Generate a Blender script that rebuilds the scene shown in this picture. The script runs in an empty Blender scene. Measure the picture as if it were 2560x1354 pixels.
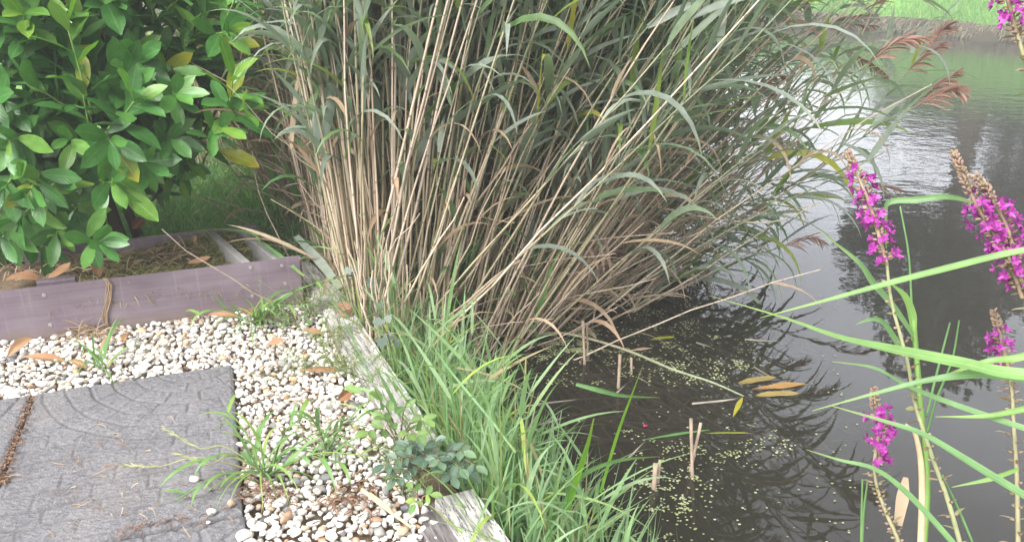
import bpy, math, random
import numpy as np
from mathutils import Vector, Matrix, noise

# ------------------------------------------------------------------ camera, world, sun, exposure
scene = bpy.context.scene
COL = scene.collection
H = 1.05                       # camera height over the gravel (m)
TH = math.radians(21.5)        # pitch below the horizontal
F = 2050.0                     # focal length in photograph pixels
WATER = -0.30

cam_d = bpy.data.cameras.new('camera')
cam = bpy.data.objects.new('camera', cam_d)
COL.objects.link(cam)
cam.location = (0, 0, H)
cam.rotation_euler = (math.pi / 2 - TH, 0, 0)
cam_d.sensor_width = 36.0
cam_d.lens = 36.0 * F / 2560.0
cam_d.clip_start = 0.02
cam_d.clip_end = 1000
scene.camera = cam

world = bpy.data.worlds.new("World")
scene.world = world
world.use_nodes = True
wn, wl = world.node_tree.nodes, world.node_tree.links
wn.clear()
w_out = wn.new('ShaderNodeOutputWorld')
w_bg = wn.new('ShaderNodeBackground')
w_sky = wn.new('ShaderNodeTexSky')
w_sky.sky_type = 'NISHITA'
w_sky.sun_disc = False
w_sky.sun_elevation = math.radians(48)
w_sky.sun_rotation = math.radians(215)
w_sky.air_density = 1.0
w_sky.dust_density = 4.0
w_bw = wn.new('ShaderNodeRGBToBW')
wl.new(w_sky.outputs[0], w_bw.inputs[0])
w_grey = wn.new('ShaderNodeMix'); w_grey.data_type = 'RGBA'
w_grey.inputs[0].default_value = 0.88            # an overcast, nearly colourless sky
wl.new(w_sky.outputs[0], w_grey.inputs[6]); wl.new(w_bw.outputs[0], w_grey.inputs[7])
w_tc = wn.new('ShaderNodeTexCoord')
w_map = wn.new('ShaderNodeMapping'); w_map.inputs['Scale'].default_value = (1, 1, 2.2)
w_noise = wn.new('ShaderNodeTexNoise'); w_noise.inputs['Scale'].default_value = 2.6
w_noise.inputs['Detail'].default_value = 5
w_rng = wn.new('ShaderNodeMapRange')
w_rng.inputs[1].default_value = 0.3; w_rng.inputs[2].default_value = 0.7
w_rng.inputs[3].default_value = 0.72; w_rng.inputs[4].default_value = 1.2
wl.new(w_tc.outputs['Generated'], w_map.inputs[0]); wl.new(w_map.outputs[0], w_noise.inputs[0])
wl.new(w_noise.outputs[0], w_rng.inputs[0])
w_mul = wn.new('ShaderNodeMix'); w_mul.data_type = 'RGBA'; w_mul.blend_type = 'MULTIPLY'
w_mul.inputs[0].default_value = 1.0
w_sep = wn.new('ShaderNodeSeparateXYZ'); wl.new(w_tc.outputs['Generated'], w_sep.inputs[0])
w_front = wn.new('ShaderNodeMapRange')          # added gradient: sky raised over the pond for reflections, dimmed behind the camera
w_front.inputs[1].default_value = -0.4; w_front.inputs[2].default_value = 0.7
w_front.inputs[3].default_value = 0.75; w_front.inputs[4].default_value = 4.4
wl.new(w_sep.outputs[1], w_front.inputs[0])
w_m = wn.new('ShaderNodeMath'); w_m.operation = 'MULTIPLY'
wl.new(w_rng.outputs[0], w_m.inputs[0]); wl.new(w_front.outputs[0], w_m.inputs[1])
wl.new(w_grey.outputs[2], w_mul.inputs[6]); wl.new(w_m.outputs[0], w_mul.inputs[7])
wl.new(w_mul.outputs[2], w_bg.inputs[0])
w_bg.inputs[1].default_value = 0.13
wl.new(w_bg.outputs[0], w_out.inputs[0])

sun_d = bpy.data.lights.new('sun', 'SUN')
sun_d.energy = 2.1
sun_d.angle = math.radians(40)
sun_d.color = (1.0, 0.97, 0.92)
sun = bpy.data.objects.new('sun', sun_d)
COL.objects.link(sun)
sun_dir = Vector((math.sin(math.radians(215)) * math.cos(math.radians(48)),
                  math.cos(math.radians(215)) * math.cos(math.radians(48)), math.sin(math.radians(48))))
sun.rotation_euler = sun_dir.to_track_quat('Z', 'Y').to_euler()

scene.view_settings.view_transform = 'Standard'
scene.view_settings.look = 'None'
scene.view_settings.exposure = 1.57
scene.view_settings.gamma = 1.0
scene.cycles.max_bounces = 10
scene.cycles.diffuse_bounces = 6
scene.cycles.transparent_max_bounces = 16
scene.cycles.sample_clamp_indirect = 6.0

# ------------------------------------------------------------------ helpers
R = random.Random(7)
ST, CT = math.sin(TH), math.cos(TH)


def ray(px, py):
    u, v = (px - 1280) / F, (py - 677) / F
    return Vector((u, CT - v * ST, -(v * CT + ST)))


def P(px, py, t):
    """World point seen at photograph pixel px, py at depth t metres."""
    return Vector((0, 0, H)) + ray(px, py) * t


def G(px, py, z=0.0):
    """World point seen at pixel px, py on the level z."""
    d = ray(px, py)
    return Vector((0, 0, H)) + d * ((z - H) / d.z)


def pix(p):
    q = Vector(p) - Vector((0, 0, H))
    dep = q.y * CT - q.z * ST
    if dep < 1e-3:
        return (-9999, -9999, dep)
    return (1280 + F * q.x / dep, 677 + F * (-q.z * CT - q.y * ST) / dep, dep)


class MB:
    def __init__(s):
        s.v, s.f, s.uv, s.m = [], [], [], []

    def add(s, vs, fs, uvs=None, m=0):
        o = len(s.v)
        s.v.extend(tuple(p) for p in vs)
        s.uv.extend(uvs if uvs else [(0.5, 0.5)] * len(vs))
        for f in fs:
            s.f.append(tuple(i + o for i in f))
            s.m.append(m)

    def merge(s, b, mat=0):
        s.add(b.v, b.f, b.uv, mat)

    def build(s, name, mats, parent=None, smooth=True, loc=None):
        org = Vector((0, 0, 0))
        if parent is not None:
            q = parent
            while q is not None:
                org += q.location
                q = q.parent
        elif loc is not None:
            org = Vector(loc)
        lx, ly, lz = org
        vs = [(a - lx, b - ly, c - lz) for a, b, c in s.v]
        me = bpy.data.meshes.new(name)
        me.from_pydata(vs, [], s.f)
        if not isinstance(mats, (list, tuple)):
            mats = [mats]
        for m in mats:
            me.materials.append(m)
        if len(mats) > 1:
            me.polygons.foreach_set('material_index', s.m)
        if s.f:
            uvl = me.uv_layers.new(name='UVMap')
            li = np.empty(len(me.loops), dtype=np.int32)
            me.loops.foreach_get('vertex_index', li)
            uvl.data.foreach_set('uv', np.asarray(s.uv, dtype=np.float32)[li].ravel())
            if smooth:
                me.polygons.foreach_set('use_smooth', [True] * len(me.polygons))
        me.update()
        o = bpy.data.objects.new(name, me)
        COL.objects.link(o)
        if parent is not None:
            o.parent = parent
        elif loc is not None:
            o.location = loc
        return o


def tag(o, label=None, cat=None, group=None, kind=None):
    if label: o['label'] = label
    if cat: o['category'] = cat
    if group: o['group'] = group
    if kind: o['kind'] = kind
    return o


def empty(name, loc, label, cat, group=None):
    o = bpy.data.objects.new(name, None)
    o.empty_display_size = 0.05
    o.location = loc
    COL.objects.link(o)
    return tag(o, label, cat, group)


def frame_of(d):
    d = d.normalized()
    a = Vector((0, 0, 1)) if abs(d.z) < 0.9 else Vector((1, 0, 0))
    x = d.cross(a).normalized()
    return x, x.cross(d).normalized()


def tube(mb, pts, radii, sides=6, m=0, cap=True):
    pts = [Vector(p) for p in pts]
    n = len(pts)
    vs, uv, fs = [], [], []
    x = None
    for i, p in enumerate(pts):
        d = pts[min(i + 1, n - 1)] - pts[max(i - 1, 0)]
        if d.length < 1e-9: d = Vector((0, 0, 1))
        d.normalize()
        if x is None:
            x, _ = frame_of(d)
        else:
            x = (x - d * x.dot(d))
            x = x.normalized() if x.length > 1e-6 else frame_of(d)[0]
        y = d.cross(x)
        for k in range(sides):
            a = 2 * math.pi * k / sides
            vs.append(p + (x * math.cos(a) + y * math.sin(a)) * radii[i])
            uv.append((k / sides, i / max(1, n - 1)))
    for i in range(n - 1):
        for k in range(sides):
            k2 = (k + 1) % sides
            fs.append((i * sides + k, i * sides + k2, (i + 1) * sides + k2, (i + 1) * sides + k))
    if cap:
        fs.append(tuple(range(sides - 1, -1, -1)))
        fs.append(tuple((n - 1) * sides + k for k in range(sides)))
    mb.add(vs, fs, uv, m)


def spline(pts, n):
    """Catmull-Rom through pts, n samples."""
    pts = [Vector(p) for p in pts]
    if len(pts) == 2:
        return [pts[0].lerp(pts[1], i / (n - 1)) for i in range(n)]
    q = [pts[0] * 2 - pts[1]] + pts + [pts[-1] * 2 - pts[-2]]
    out = []
    for i in range(n):
        t = i / (n - 1) * (len(pts) - 1)
        k = min(int(t), len(pts) - 2)
        t -= k
        a, b, c, d = q[k], q[k + 1], q[k + 2], q[k + 3]
        out.append(0.5 * ((2 * b) + (c - a) * t + (2 * a - 5 * b + 4 * c - d) * t * t + (3 * b - a - 3 * c + d) * t ** 3))
    return out


def lerps(vals, n):
    out = []
    for i in range(n):
        t = i / (n - 1) * (len(vals) - 1)
        k = min(int(t), len(vals) - 2)
        out.append(vals[k] * (1 - (t - k)) + vals[k + 1] * (t - k))
    return out


def ribbon(mb, pts, widths, ref, fold=0.15, m=0, roll=0.0):
    """A leaf blade along pts; ref is roughly the direction its upper face looks."""
    n = len(pts)
    vs, uv, fs = [], [], []
    side0 = None
    for i in range(n):
        d = (pts[min(i + 1, n - 1)] - pts[max(i - 1, 0)])
        if d.length < 1e-9: d = Vector((0, 0, 1))
        d.normalize()
        s = d.cross(ref)
        s = s.normalized() if s.length > 0.05 else (side0 or frame_of(d)[0])
        if side0 is not None and s.dot(side0) < 0: s = -s
        side0 = s
        if roll:
            s = Matrix.Rotation(roll * i / (n - 1), 3, d) @ s
        nrm = s.cross(d)
        w = widths[i] * 0.5
        for k, (a, h) in enumerate(((-1, 1), (0, 0), (1, 1))):
            vs.append(pts[i] + s * (a * w) + nrm * (h * w * fold))
            uv.append((k / 2, i / (n - 1)))
    for i in range(n - 1):
        for k in range(2):
            a = i * 3 + k
            fs.append((a, a + 1, a + 4, a + 3))
    mb.add(vs, fs, uv, m)


def blade_path(p0, d0, length, n, droop, curl=0.0):
    """Points of a leaf that starts along d0 and bends down by gravity."""
    p = Vector(p0); d = Vector(d0).normalized()
    pts = [p.copy()]
    st = length / (n - 1)
    sd = d.cross(Vector((0, 0, 1)))
    for i in range(n - 1):
        d = d + Vector((0, 0, -1)) * (droop * (0.35 + 1.3 * i / n) / n) + sd * (curl / n)
        d.normalize()
        p = p + d * st
        pts.append(p.copy())
    return pts


def leaf_w(w, n, peak=0.3, base=0.55):
    out = []
    for i in range(n):
        t = i / (n - 1)
        if t < peak:
            q = base + (1 - base) * math.sin(t / peak * math.pi / 2)
        else:
            q = max(0.02, 1 - ((t - peak) / (1 - peak)) ** 1.7)
        out.append(w * q)
    return out


def jit(a):
    return Vector((R.uniform(-a, a), R.uniform(-a, a), R.uniform(-a, a)))


def rdir():
    while True:
        v = jit(1)
        if 0.05 < v.length < 1: return v.normalized()

# ------------------------------------------------------------------ materials


class Mat:
    def __init__(s, name, rough=0.6, spec=0.4):
        s.m = bpy.data.materials.new(name)
        s.m.use_nodes = True
        s.n, s.l = s.m.node_tree.nodes, s.m.node_tree.links
        s.n.clear()
        s.out = s.n.new('ShaderNodeOutputMaterial')
        s.b = s.n.new('ShaderNodeBsdfPrincipled')
        s.b.inputs['Roughness'].default_value = rough
        s.b.inputs['Specular IOR Level'].default_value = spec
        s.l.new(s.b.outputs[0], s.out.inputs[0])

    def node(s, t, **kw):
        n = s.n.new(t)
        for k, v in kw.items():
            setattr(n, k, v)
        return n

    def noise(s, scale, detail=4, rough=0.55, coord='Object', sc=(1, 1, 1)):
        tc = s.node('ShaderNodeTexCoord')
        mp = s.node('ShaderNodeMapping')
        mp.inputs['Scale'].default_value = sc
        n = s.node('ShaderNodeTexNoise')
        n.inputs['Scale'].default_value = scale
        n.inputs['Detail'].default_value = detail
        n.inputs['Roughness'].default_value = rough
        s.l.new(tc.outputs[coord], mp.inputs[0]); s.l.new(mp.outputs[0], n.inputs[0])
        return n.outputs[0]

    def ramp(s, fac, stops, interp='LINEAR'):
        r = s.node('ShaderNodeValToRGB')
        r.color_ramp.interpolation = interp
        e = r.color_ramp.elements
        while len(e) < len(stops): e.new(0.5)
        for el, (p, c) in zip(e, stops):
            el.position = p
            el.color = (*c, 1)
        s.l.new(fac, r.inputs[0])
        return r.outputs[0]

    def mix(s, fac, a, b, blend='MIX'):
        n = s.node('ShaderNodeMix', data_type='RGBA', blend_type=blend)
        for i, x in ((0, fac), (6, a), (7, b)):
            if hasattr(x, 'is_output'): s.l.new(x, n.inputs[i])
            elif i == 0: n.inputs[0].default_value = x
            else: n.inputs[i].default_value = (*x, 1)
        return n.outputs[2]

    def math(s, op, a, b=0.0, c=None):
        n = s.node('ShaderNodeMath', operation=op)
        for i, x in ((0, a), (1, b), (2, c)):
            if x is None: continue
            if hasattr(x, 'is_output'): s.l.new(x, n.inputs[i])
            else: n.inputs[i].default_value = x
        return n.outputs[0]

    def rand(s):
        """One random number per object and per loose piece."""
        g = s.node('ShaderNodeNewGeometry'); o = s.node('ShaderNodeObjectInfo')
        return s.math('FRACT', s.math('ADD', g.outputs['Random Per Island'], o.outputs['Random']))

    def uv(s):
        t = s.node('ShaderNodeTexCoord'); x = s.node('ShaderNodeSeparateXYZ')
        s.l.new(t.outputs['UV'], x.inputs[0])
        return x.outputs[0], x.outputs[1]

    def bump(s, h, strength=0.5, dist=0.01):
        b = s.node('ShaderNodeBump')
        b.inputs['Strength'].default_value = strength
        b.inputs['Distance'].default_value = dist
        s.l.new(h, b.inputs['Height'])
        s.l.new(b.outputs[0], s.b.inputs['Normal'])
        return b.outputs[0]

    def color(s, c):
        if hasattr(c, 'is_output'): s.l.new(c, s.b.inputs['Base Color'])
        else: s.b.inputs['Base Color'].default_value = (*c, 1)
        s.c = c
        return s

    def translucent(s, fac, tint=(1, 1, 1)):
        t = s.node('ShaderNodeBsdfTranslucent')
        c = s.mix(1.0, s.c, tint, 'MULTIPLY')
        s.l.new(c, t.inputs[0])
        m = s.node('ShaderNodeMixShader')
        m.inputs[0].default_value = fac
        s.l.new(s.b.outputs[0], m.inputs[1]); s.l.new(t.outputs[0], m.inputs[2])
        s.l.new(m.outputs[0], s.out.inputs[0])
        return s


def leaf_mat(name, stops, rough=0.45, spec=0.4, trans=0.25, midrib=None, tipc=None, back=None, tint=(1.1, 1.2, 0.7), veins=0.0, streak=0.0):
    M = Mat(name, rough, spec)
    c = M.ramp(M.rand(), stops)
    nz = M.noise(35, 3)
    c = M.mix(0.5, c, M.ramp(nz, [(0.3, (0.62, 0.62, 0.62)), (0.75, (1.3, 1.3, 1.3))]), 'MULTIPLY')
    u, v = M.uv()
    if tipc:
        f = M.math('MULTIPLY', M.math('SUBTRACT', v, 0.72), 3.0)
        cl = M.node('ShaderNodeClamp'); M.l.new(f, cl.inputs[0])
        c = M.mix(M.math('MULTIPLY', cl.outputs[0], 0.6), c, tipc)
    if streak:
        w = M.math('SINE', M.math('MULTIPLY', u, 70)); w2 = M.noise(9, 3, 0.6, 'UV', (9, 0.5, 1))
        c = M.mix(streak, c, M.ramp(M.math('ADD', M.math('MULTIPLY', w, 0.12), w2), [(0.3, (0.55, 0.6, 0.5)), (0.7, (1.3, 1.3, 1.25))]), 'MULTIPLY')
    if midrib:
        d = M.math('ABSOLUTE', M.math('SUBTRACT', u, 0.5))
        f = M.math('LESS_THAN', d, 0.035)
        c = M.mix(M.math('MULTIPLY', f, 0.75), c, midrib)
    if back:
        g = M.node('ShaderNodeNewGeometry')
        c = M.mix(M.math('MULTIPLY', g.outputs['Backfacing'], 0.75), c, back)
    M.color(c)
    if veins:
        d = M.math('ABSOLUTE', M.math('SUBTRACT', u, 0.5))
        w = M.math('SINE', M.math('MULTIPLY', M.math('SUBTRACT', v, M.math('MULTIPLY', d, 0.5)), 60))
        M.bump(w, veins, 0.004)
    M.translucent(trans, tint)
    return M.m


def node_rings(M, c):
    u, v = M.uv()
    f = M.math('LESS_THAN', M.math('FRACT', M.math('MULTIPLY', v, 11)), 0.045)
    return M.mix(M.math('MULTIPLY', f, 0.55), c, (0.13, 0.10, 0.06))


def simple_mat(name, stops, rough=0.7, spec=0.3, nscale=20, bump=0.3, bdist=0.004, sc=(1, 1, 1), amt=0.5, trans=0):
    M = Mat(name, rough, spec)
    c = M.ramp(M.rand(), stops)
    nz = M.noise(nscale, 6, 0.6, 'Object', sc)
    c = M.mix(amt, c, M.ramp(nz, [(0.28, (0.5, 0.5, 0.5)), (0.72, (1.4, 1.4, 1.4))]), 'MULTIPLY')
    if 'reed_stem' in name: c = node_rings(M, c)
    M.color(c)
    M.bump(nz, bump, bdist)
    if trans: M.translucent(trans)
    return M.m

TAN = [(0.0, (0.40, 0.305, 0.235)), (0.35, (0.58, 0.455, 0.355)), (0.7, (0.66, 0.54, 0.43)), (1.0, (0.47, 0.385, 0.32))]
m_stem_dead = simple_mat('dry_reed_stem', TAN, 0.6, 0.3, 30, 0.2, 0.002, (1, 1, 0.15), 0.5)
m_leaf_dead = simple_mat('dry_reed_leaf', [(0, (0.42, 0.30, 0.19)), (0.5, (0.50, 0.40, 0.29)), (1, (0.36, 0.25, 0.17))], 0.7, 0.2, 30, 0.2, 0.002, (1, 1, 0.3), 0.4, 0.25)


def reed_stem_mat():
    M = Mat('green_reed_stem', 0.5, 0.35)
    u, v = M.uv()
    r = M.rand()
    low = M.ramp(r, [(0, (0.47, 0.385, 0.265)), (0.5, (0.37, 0.335, 0.215)), (1, (0.52, 0.43, 0.31))])
    high = M.ramp(r, [(0, (0.21, 0.25, 0.155)), (1, (0.27, 0.31, 0.20))])
    f = M.node('ShaderNodeMapRange')
    f.inputs[1].default_value = 0.3; f.inputs[2].default_value = 0.75
    M.l.new(v, f.inputs[0])
    c = M.mix(f.outputs[0], low, high)
    nz = M.noise(30, 4, 0.6, 'Object', (1, 1, 0.2))
    c = M.mix(0.5, c, M.ramp(nz, [(0.28, (0.6, 0.6, 0.6)), (0.72, (1.35, 1.35, 1.35))]), 'MULTIPLY')
    M.color(node_rings(M, c))
    return M.m


m_stem_green = reed_stem_mat()
m_reed_leaf = leaf_mat('reed_leaf', [(0, (0.24, 0.285, 0.24)), (0.35, (0.31, 0.36, 0.31)), (0.6, (0.38, 0.43, 0.38)), (0.86, (0.13, 0.235, 0.075)), (0.95, (0.24, 0.34, 0.07)), (1, (0.42, 0.40, 0.06))],
                       0.42, 0.5, 0.42, None, (0.30, 0.32, 0.16), (0.26, 0.33, 0.27), (1.0, 1.2, 0.7))
m_young_reed = leaf_mat('young_reed_leaf', [(0, (0.13, 0.28, 0.09)), (0.5, (0.17, 0.33, 0.13)), (1, (0.24, 0.42, 0.10))],
                        0.45, 0.4, 0.35, None, None, (0.20, 0.33, 0.19), (1.0, 1.25, 0.5))
m_near_leaf = leaf_mat('near_reed_leaf', [(0, (0.15, 0.30, 0.11)), (0.5, (0.19, 0.34, 0.15)), (1, (0.23, 0.40, 0.10))], 0.4, 0.45, 0.38, (0.27, 0.42, 0.20), (0.34, 0.34, 0.12), (0.22, 0.35, 0.21), (1.0, 1.25, 0.5), 0.0, 0.7)
m_shore_grass = leaf_mat('shore_grass', [(0, (0.24, 0.39, 0.16)), (0.4, (0.32, 0.48, 0.25)), (0.72, (0.40, 0.54, 0.34)), (0.85, (0.44, 0.56, 0.14)), (0.88, (0.50, 0.42, 0.26)), (1, (0.46, 0.36, 0.22))],
                         0.5, 0.35, 0.5, None, None, (0.27, 0.42, 0.26), (1.0, 1.2, 0.55))
m_plume = simple_mat('reed_plume', [(0, (0.27, 0.15, 0.12)), (1, (0.36, 0.23, 0.18))], 0.8, 0.1, 40, 0.1, 0.002, (1, 1, 1), 0.4, 0.2)
m_laurel = leaf_mat('laurel_leaf', [(0, (0.055, 0.17, 0.04)), (0.5, (0.08, 0.235, 0.055)), (0.85, (0.12, 0.295, 0.06)), (1, (0.18, 0.36, 0.065))],
                    0.3, 0.5, 0.16, (0.13, 0.28, 0.09), None, (0.10, 0.21, 0.075), (1.0, 1.5, 0.4), 0.1)
m_laurel_new = leaf_mat('laurel_new_leaf', [(0, (0.12, 0.29, 0.045)), (0.6, (0.17, 0.34, 0.05)), (1, (0.24, 0.40, 0.06))],
                        0.28, 0.5, 0.3, (0.26, 0.45, 0.12), None, (0.18, 0.34, 0.08), (1.0, 1.3, 0.4), 0.1)
m_laurel_old = leaf_mat('laurel_yellow_leaf', [(0, (0.20, 0.30, 0.03)), (1, (0.40, 0.36, 0.03))], 0.35, 0.4, 0.3, (0.35, 0.4, 0.1), (0.6, 0.45, 0.02))
m_bark = simple_mat('laurel_bark', [(0, (0.075, 0.055, 0.042)), (1, (0.10, 0.075, 0.055))], 0.85, 0.2, 30, 0.7, 0.01, (1, 1, 0.4), 0.7)
m_twig = simple_mat('green_twig', [(0, (0.15, 0.26, 0.06)), (1, (0.20, 0.30, 0.07))], 0.5, 0.3, 30, 0.1)
m_dead_leaf = leaf_mat('fallen_leaf', [(0, (0.20, 0.085, 0.04)), (0.5, (0.33, 0.17, 0.085)), (1, (0.42, 0.26, 0.15))], 0.55, 0.35, 0.1, (0.42, 0.27, 0.15), None, (0.34, 0.20, 0.12))

# ------------------------------------------------------------------ setting: ground, pond bed, meadow, water
A0, B0 = G(1283, 1354, 0.02), G(852, 720, 0.02)
A0.z = B0.z = 0
SH = (B0 - A0).normalized()                       # along the shore, away from the camera
SN = Vector((SH.y, -SH.x, 0))                     # towards the water
F1, F2 = G(2000, 62, WATER), G(2560, 108, WATER)
FD = (F2 - F1).normalized(); FN = Vector((-FD.y, FD.x, 0))
if FN.y < 0: FN = -FN
FN.z = 0


def shore(a, s, z=0.0):
    """Point a metres along the shore from the far end of the timbers, s metres out into the pond."""
    q = B0 + SH * a + SN * s
    return Vector((q.x, q.y, z))


def s_near(x, y):
    q = Vector((x, y, 0)) - A0
    return min(q.dot(SN), y - 1.12)


def s_far(x, y):
    return (Vector((x, y, 0)) - F1).dot(FN)


def ground_z(x, y):
    s1, s3 = s_near(x, y), s_far(x, y)
    n = noise.noise(Vector((x * 3, y * 3, 0.3))) * 0.012
    if s3 > 0:
        return -0.72 + n
    w = min(s1, -s3)
    if w > 0:
        return max(-0.72, -0.09 - w * 1.0) + n
    return -0.025 + n * 0.6


def axis(lo, hi, step, far_lo, far_hi, g=1.25):
    v = list(np.arange(lo, hi + 1e-6, step))
    d = step
    while v[-1] < far_hi:
        d = min(d * g, 12); v.append(v[-1] + d)
    d = step
    while v[0] > far_lo:
        d = min(d * g, 12); v.insert(0, v[0] - d)
    return v


gx, gy = axis(-2.5, 2.0, 0.05, -120, 160), axis(0.8, 6, 0.05, -20, 260, 1.08)
gid = {}
parts = {'ground': MB(), 'pond_bed': MB()}
Z = [[ground_z(x, y) for x in gx] for y in gy]
for nm, b in parts.items():
    ids = {}
    def vid(i, j, b=b, ids=ids):
        if (i, j) not in ids:
            ids[i, j] = len(b.v)
            b.v.append((gx[i], gy[j], Z[j][i])); b.uv.append((0, 0))
        return ids[i, j]
    for j in range(len(gy) - 1):
        for i in range(len(gx) - 1):
            cx, cy = (gx[i] + gx[i + 1]) / 2, (gy[j] + gy[j + 1]) / 2
            s1, s3 = s_near(cx, cy), s_far(cx, cy)
            k = 'pond_bed' if s1 > 0 else 'ground'
            if k == nm and s3 < 6:
                b.f.append((vid(i, j), vid(i + 1, j), vid(i + 1, j + 1), vid(i, j + 1))); b.m.append(1 if k == 'ground' and cy > 2.9 else 0)

M = Mat('soil', 0.95, 0.1)
nz = M.noise(14, 8, 0.65)
fine = M.noise(160, 4)
c = M.ramp(nz, [(0.3, (0.09, 0.065, 0.045)), (0.55, (0.17, 0.125, 0.085)), (0.75, (0.22, 0.15, 0.10))])
c = M.mix(0.6, c, M.ramp(fine, [(0.3, (0.5, 0.5, 0.5)), (0.7, (1.4, 1.4, 1.4))]), 'MULTIPLY')
M.color(c); M.bump(fine, 0.6, 0.01)
m_soil = M.m
M = Mat('pond_mud', 0.95, 0.1)
nz = M.noise(6, 8, 0.65)
M.color(M.ramp(nz, [(0.3, (0.035, 0.031, 0.02)), (0.7, (0.08, 0.07, 0.046))]))
m_mud = M.m
M = Mat('meadow_turf', 0.95, 0.1)
nz = M.noise(1.5, 8, 0.65); n2 = M.noise(20, 5)
c = M.ramp(nz, [(0.3, (0.12, 0.27, 0.06)), (0.7, (0.19, 0.35, 0.09))])
c = M.mix(0.6, c, M.ramp(n2, [(0.3, (0.6, 0.6, 0.6)), (0.7, (1.3, 1.3, 1.3))]), 'MULTIPLY')
M.color(c); M.bump(n2, 0.8, 0.05)
m_turf = M.m
fa, fs_ = axis(-8, 14, 0.16, -150, 120, 1.2), axis(-0.45, 3.0, 0.05, -0.5, 220, 1.12)
mb = parts['meadow'] = MB()
for j, b_ in enumerate(fs_):
    for a_ in fa:
        q = F1 + FD * a_ + FN * b_
        e = 0.10 * noise.noise(Vector((a_ * 1.3, 0, 4))) + 0.05 * noise.noise(Vector((a_ * 4.5, 0, 8)))
        s3 = b_ + e
        z = WATER + max(-0.35, min(s3 * 1.7, 0.23 + 0.05 * noise.noise(Vector((a_ * 2, b_ * 2, 1))))) + min(max(0, s3 - 0.25) * 0.36, 1.3) + 0.02 * noise.noise(Vector((a_ * 6, b_ * 6, 3)))
        mb.v.append((q.x, q.y, z)); mb.uv.append((0, 0))
for j in range(len(fs_) - 1):
    for i in range(len(fa) - 1):
        a_ = j * len(fa) + i
        mb.f.append((a_, a_ + 1, a_ + 1 + len(fa), a_ + len(fa))); mb.m.append(0 if fs_[j] > 0.16 else 1)
tag(mb.build('meadow', [m_turf, m_mud]), kind='structure')
for nm, mt in (('ground', [m_soil, m_turf]), ('pond_bed', m_mud)):
    tag(parts[nm].build(nm, mt), kind='structure')

# water
M = Mat('pond_surface', 0.05, 0.5)
tc = M.node('ShaderNodeTexCoord')
pos = M.node('ShaderNodeSeparateXYZ'); M.l.new(tc.outputs['Object'], pos.inputs[0])
n1 = M.noise(5.5, 3, 0.5, 'Object', (1, 1.3, 1))
n2 = M.noise(17, 2, 0.5, 'Object', (1, 1.2, 1))
patch = M.noise(0.55, 2, 0.5)
far = M.node('ShaderNodeMapRange'); far.inputs[1].default_value = 2.6; far.inputs[2].default_value = 6.0
far.inputs[3].default_value = 0.06; far.inputs[4].default_value = 1.0
M.l.new(pos.outputs[1], far.inputs[0])
hgt = M.math('MULTIPLY', M.math('ADD', n1, M.math('MULTIPLY', n2, 0.3)), M.math('MULTIPLY', far.outputs[0], M.math('ADD', patch, 0.2)))
bmp = M.node('ShaderNodeBump'); bmp.inputs['Strength'].default_value = 1.0; bmp.inputs['Distance'].default_value = 0.006
M.l.new(hgt, bmp.inputs['Height'])
fr = M.node('ShaderNodeFresnel'); fr.inputs['IOR'].default_value = 1.38
M.l.new(bmp.outputs[0], fr.inputs['Normal'])
gl = M.node('ShaderNodeBsdfGlossy'); gl.inputs['Roughness'].default_value = 0.015
gl.inputs['Color'].default_value = (0.97, 0.97, 1.0, 1)
M.l.new(bmp.outputs[0], gl.inputs['Normal'])
tr = M.node('ShaderNodeBsdfTransparent'); tr.inputs['Color'].default_value = (0.60, 0.59, 0.54, 1)
df = M.node('ShaderNodeBsdfDiffuse'); df.inputs['Color'].default_value = (0.032, 0.029, 0.022, 1)
body = M.node('ShaderNodeMixShader'); body.inputs[0].default_value = 0.6
M.l.new(tr.outputs[0], body.inputs[1]); M.l.new(df.outputs[0], body.inputs[2])
surf = M.node('ShaderNodeMixShader')
M.l.new(fr.outputs[0], surf.inputs[0]); M.l.new(body.outputs[0], surf.inputs[1]); M.l.new(gl.outputs[0], surf.inputs[2])
M.l.new(surf.outputs[0], M.out.inputs[0])
m_water = M.m
wb = MB()
wb.add([(-60, 1.0, WATER), (60, 1.0, WATER), (60, 90, WATER), (-60, 90, WATER)], [(0, 1, 2, 3)])
tag(wb.build('pond_water', m_water), kind='structure')

# ------------------------------------------------------------------ rubber paving tiles
TC = G(581, 908, 0.012)                         # the tile corner among the pebbles
TU = (G(610, 1354, 0.012) - TC).normalized()     # along the long side towards the camera
TU.z = 0
TV = Vector((TU.y, -TU.x, 0))                    # across, to the left
if TV.x > 0: TV = -TV
TW, TL = (G(82, 985, 0.012) - TC).length, (G(600, 1278, 0.012) - TC).length


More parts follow.
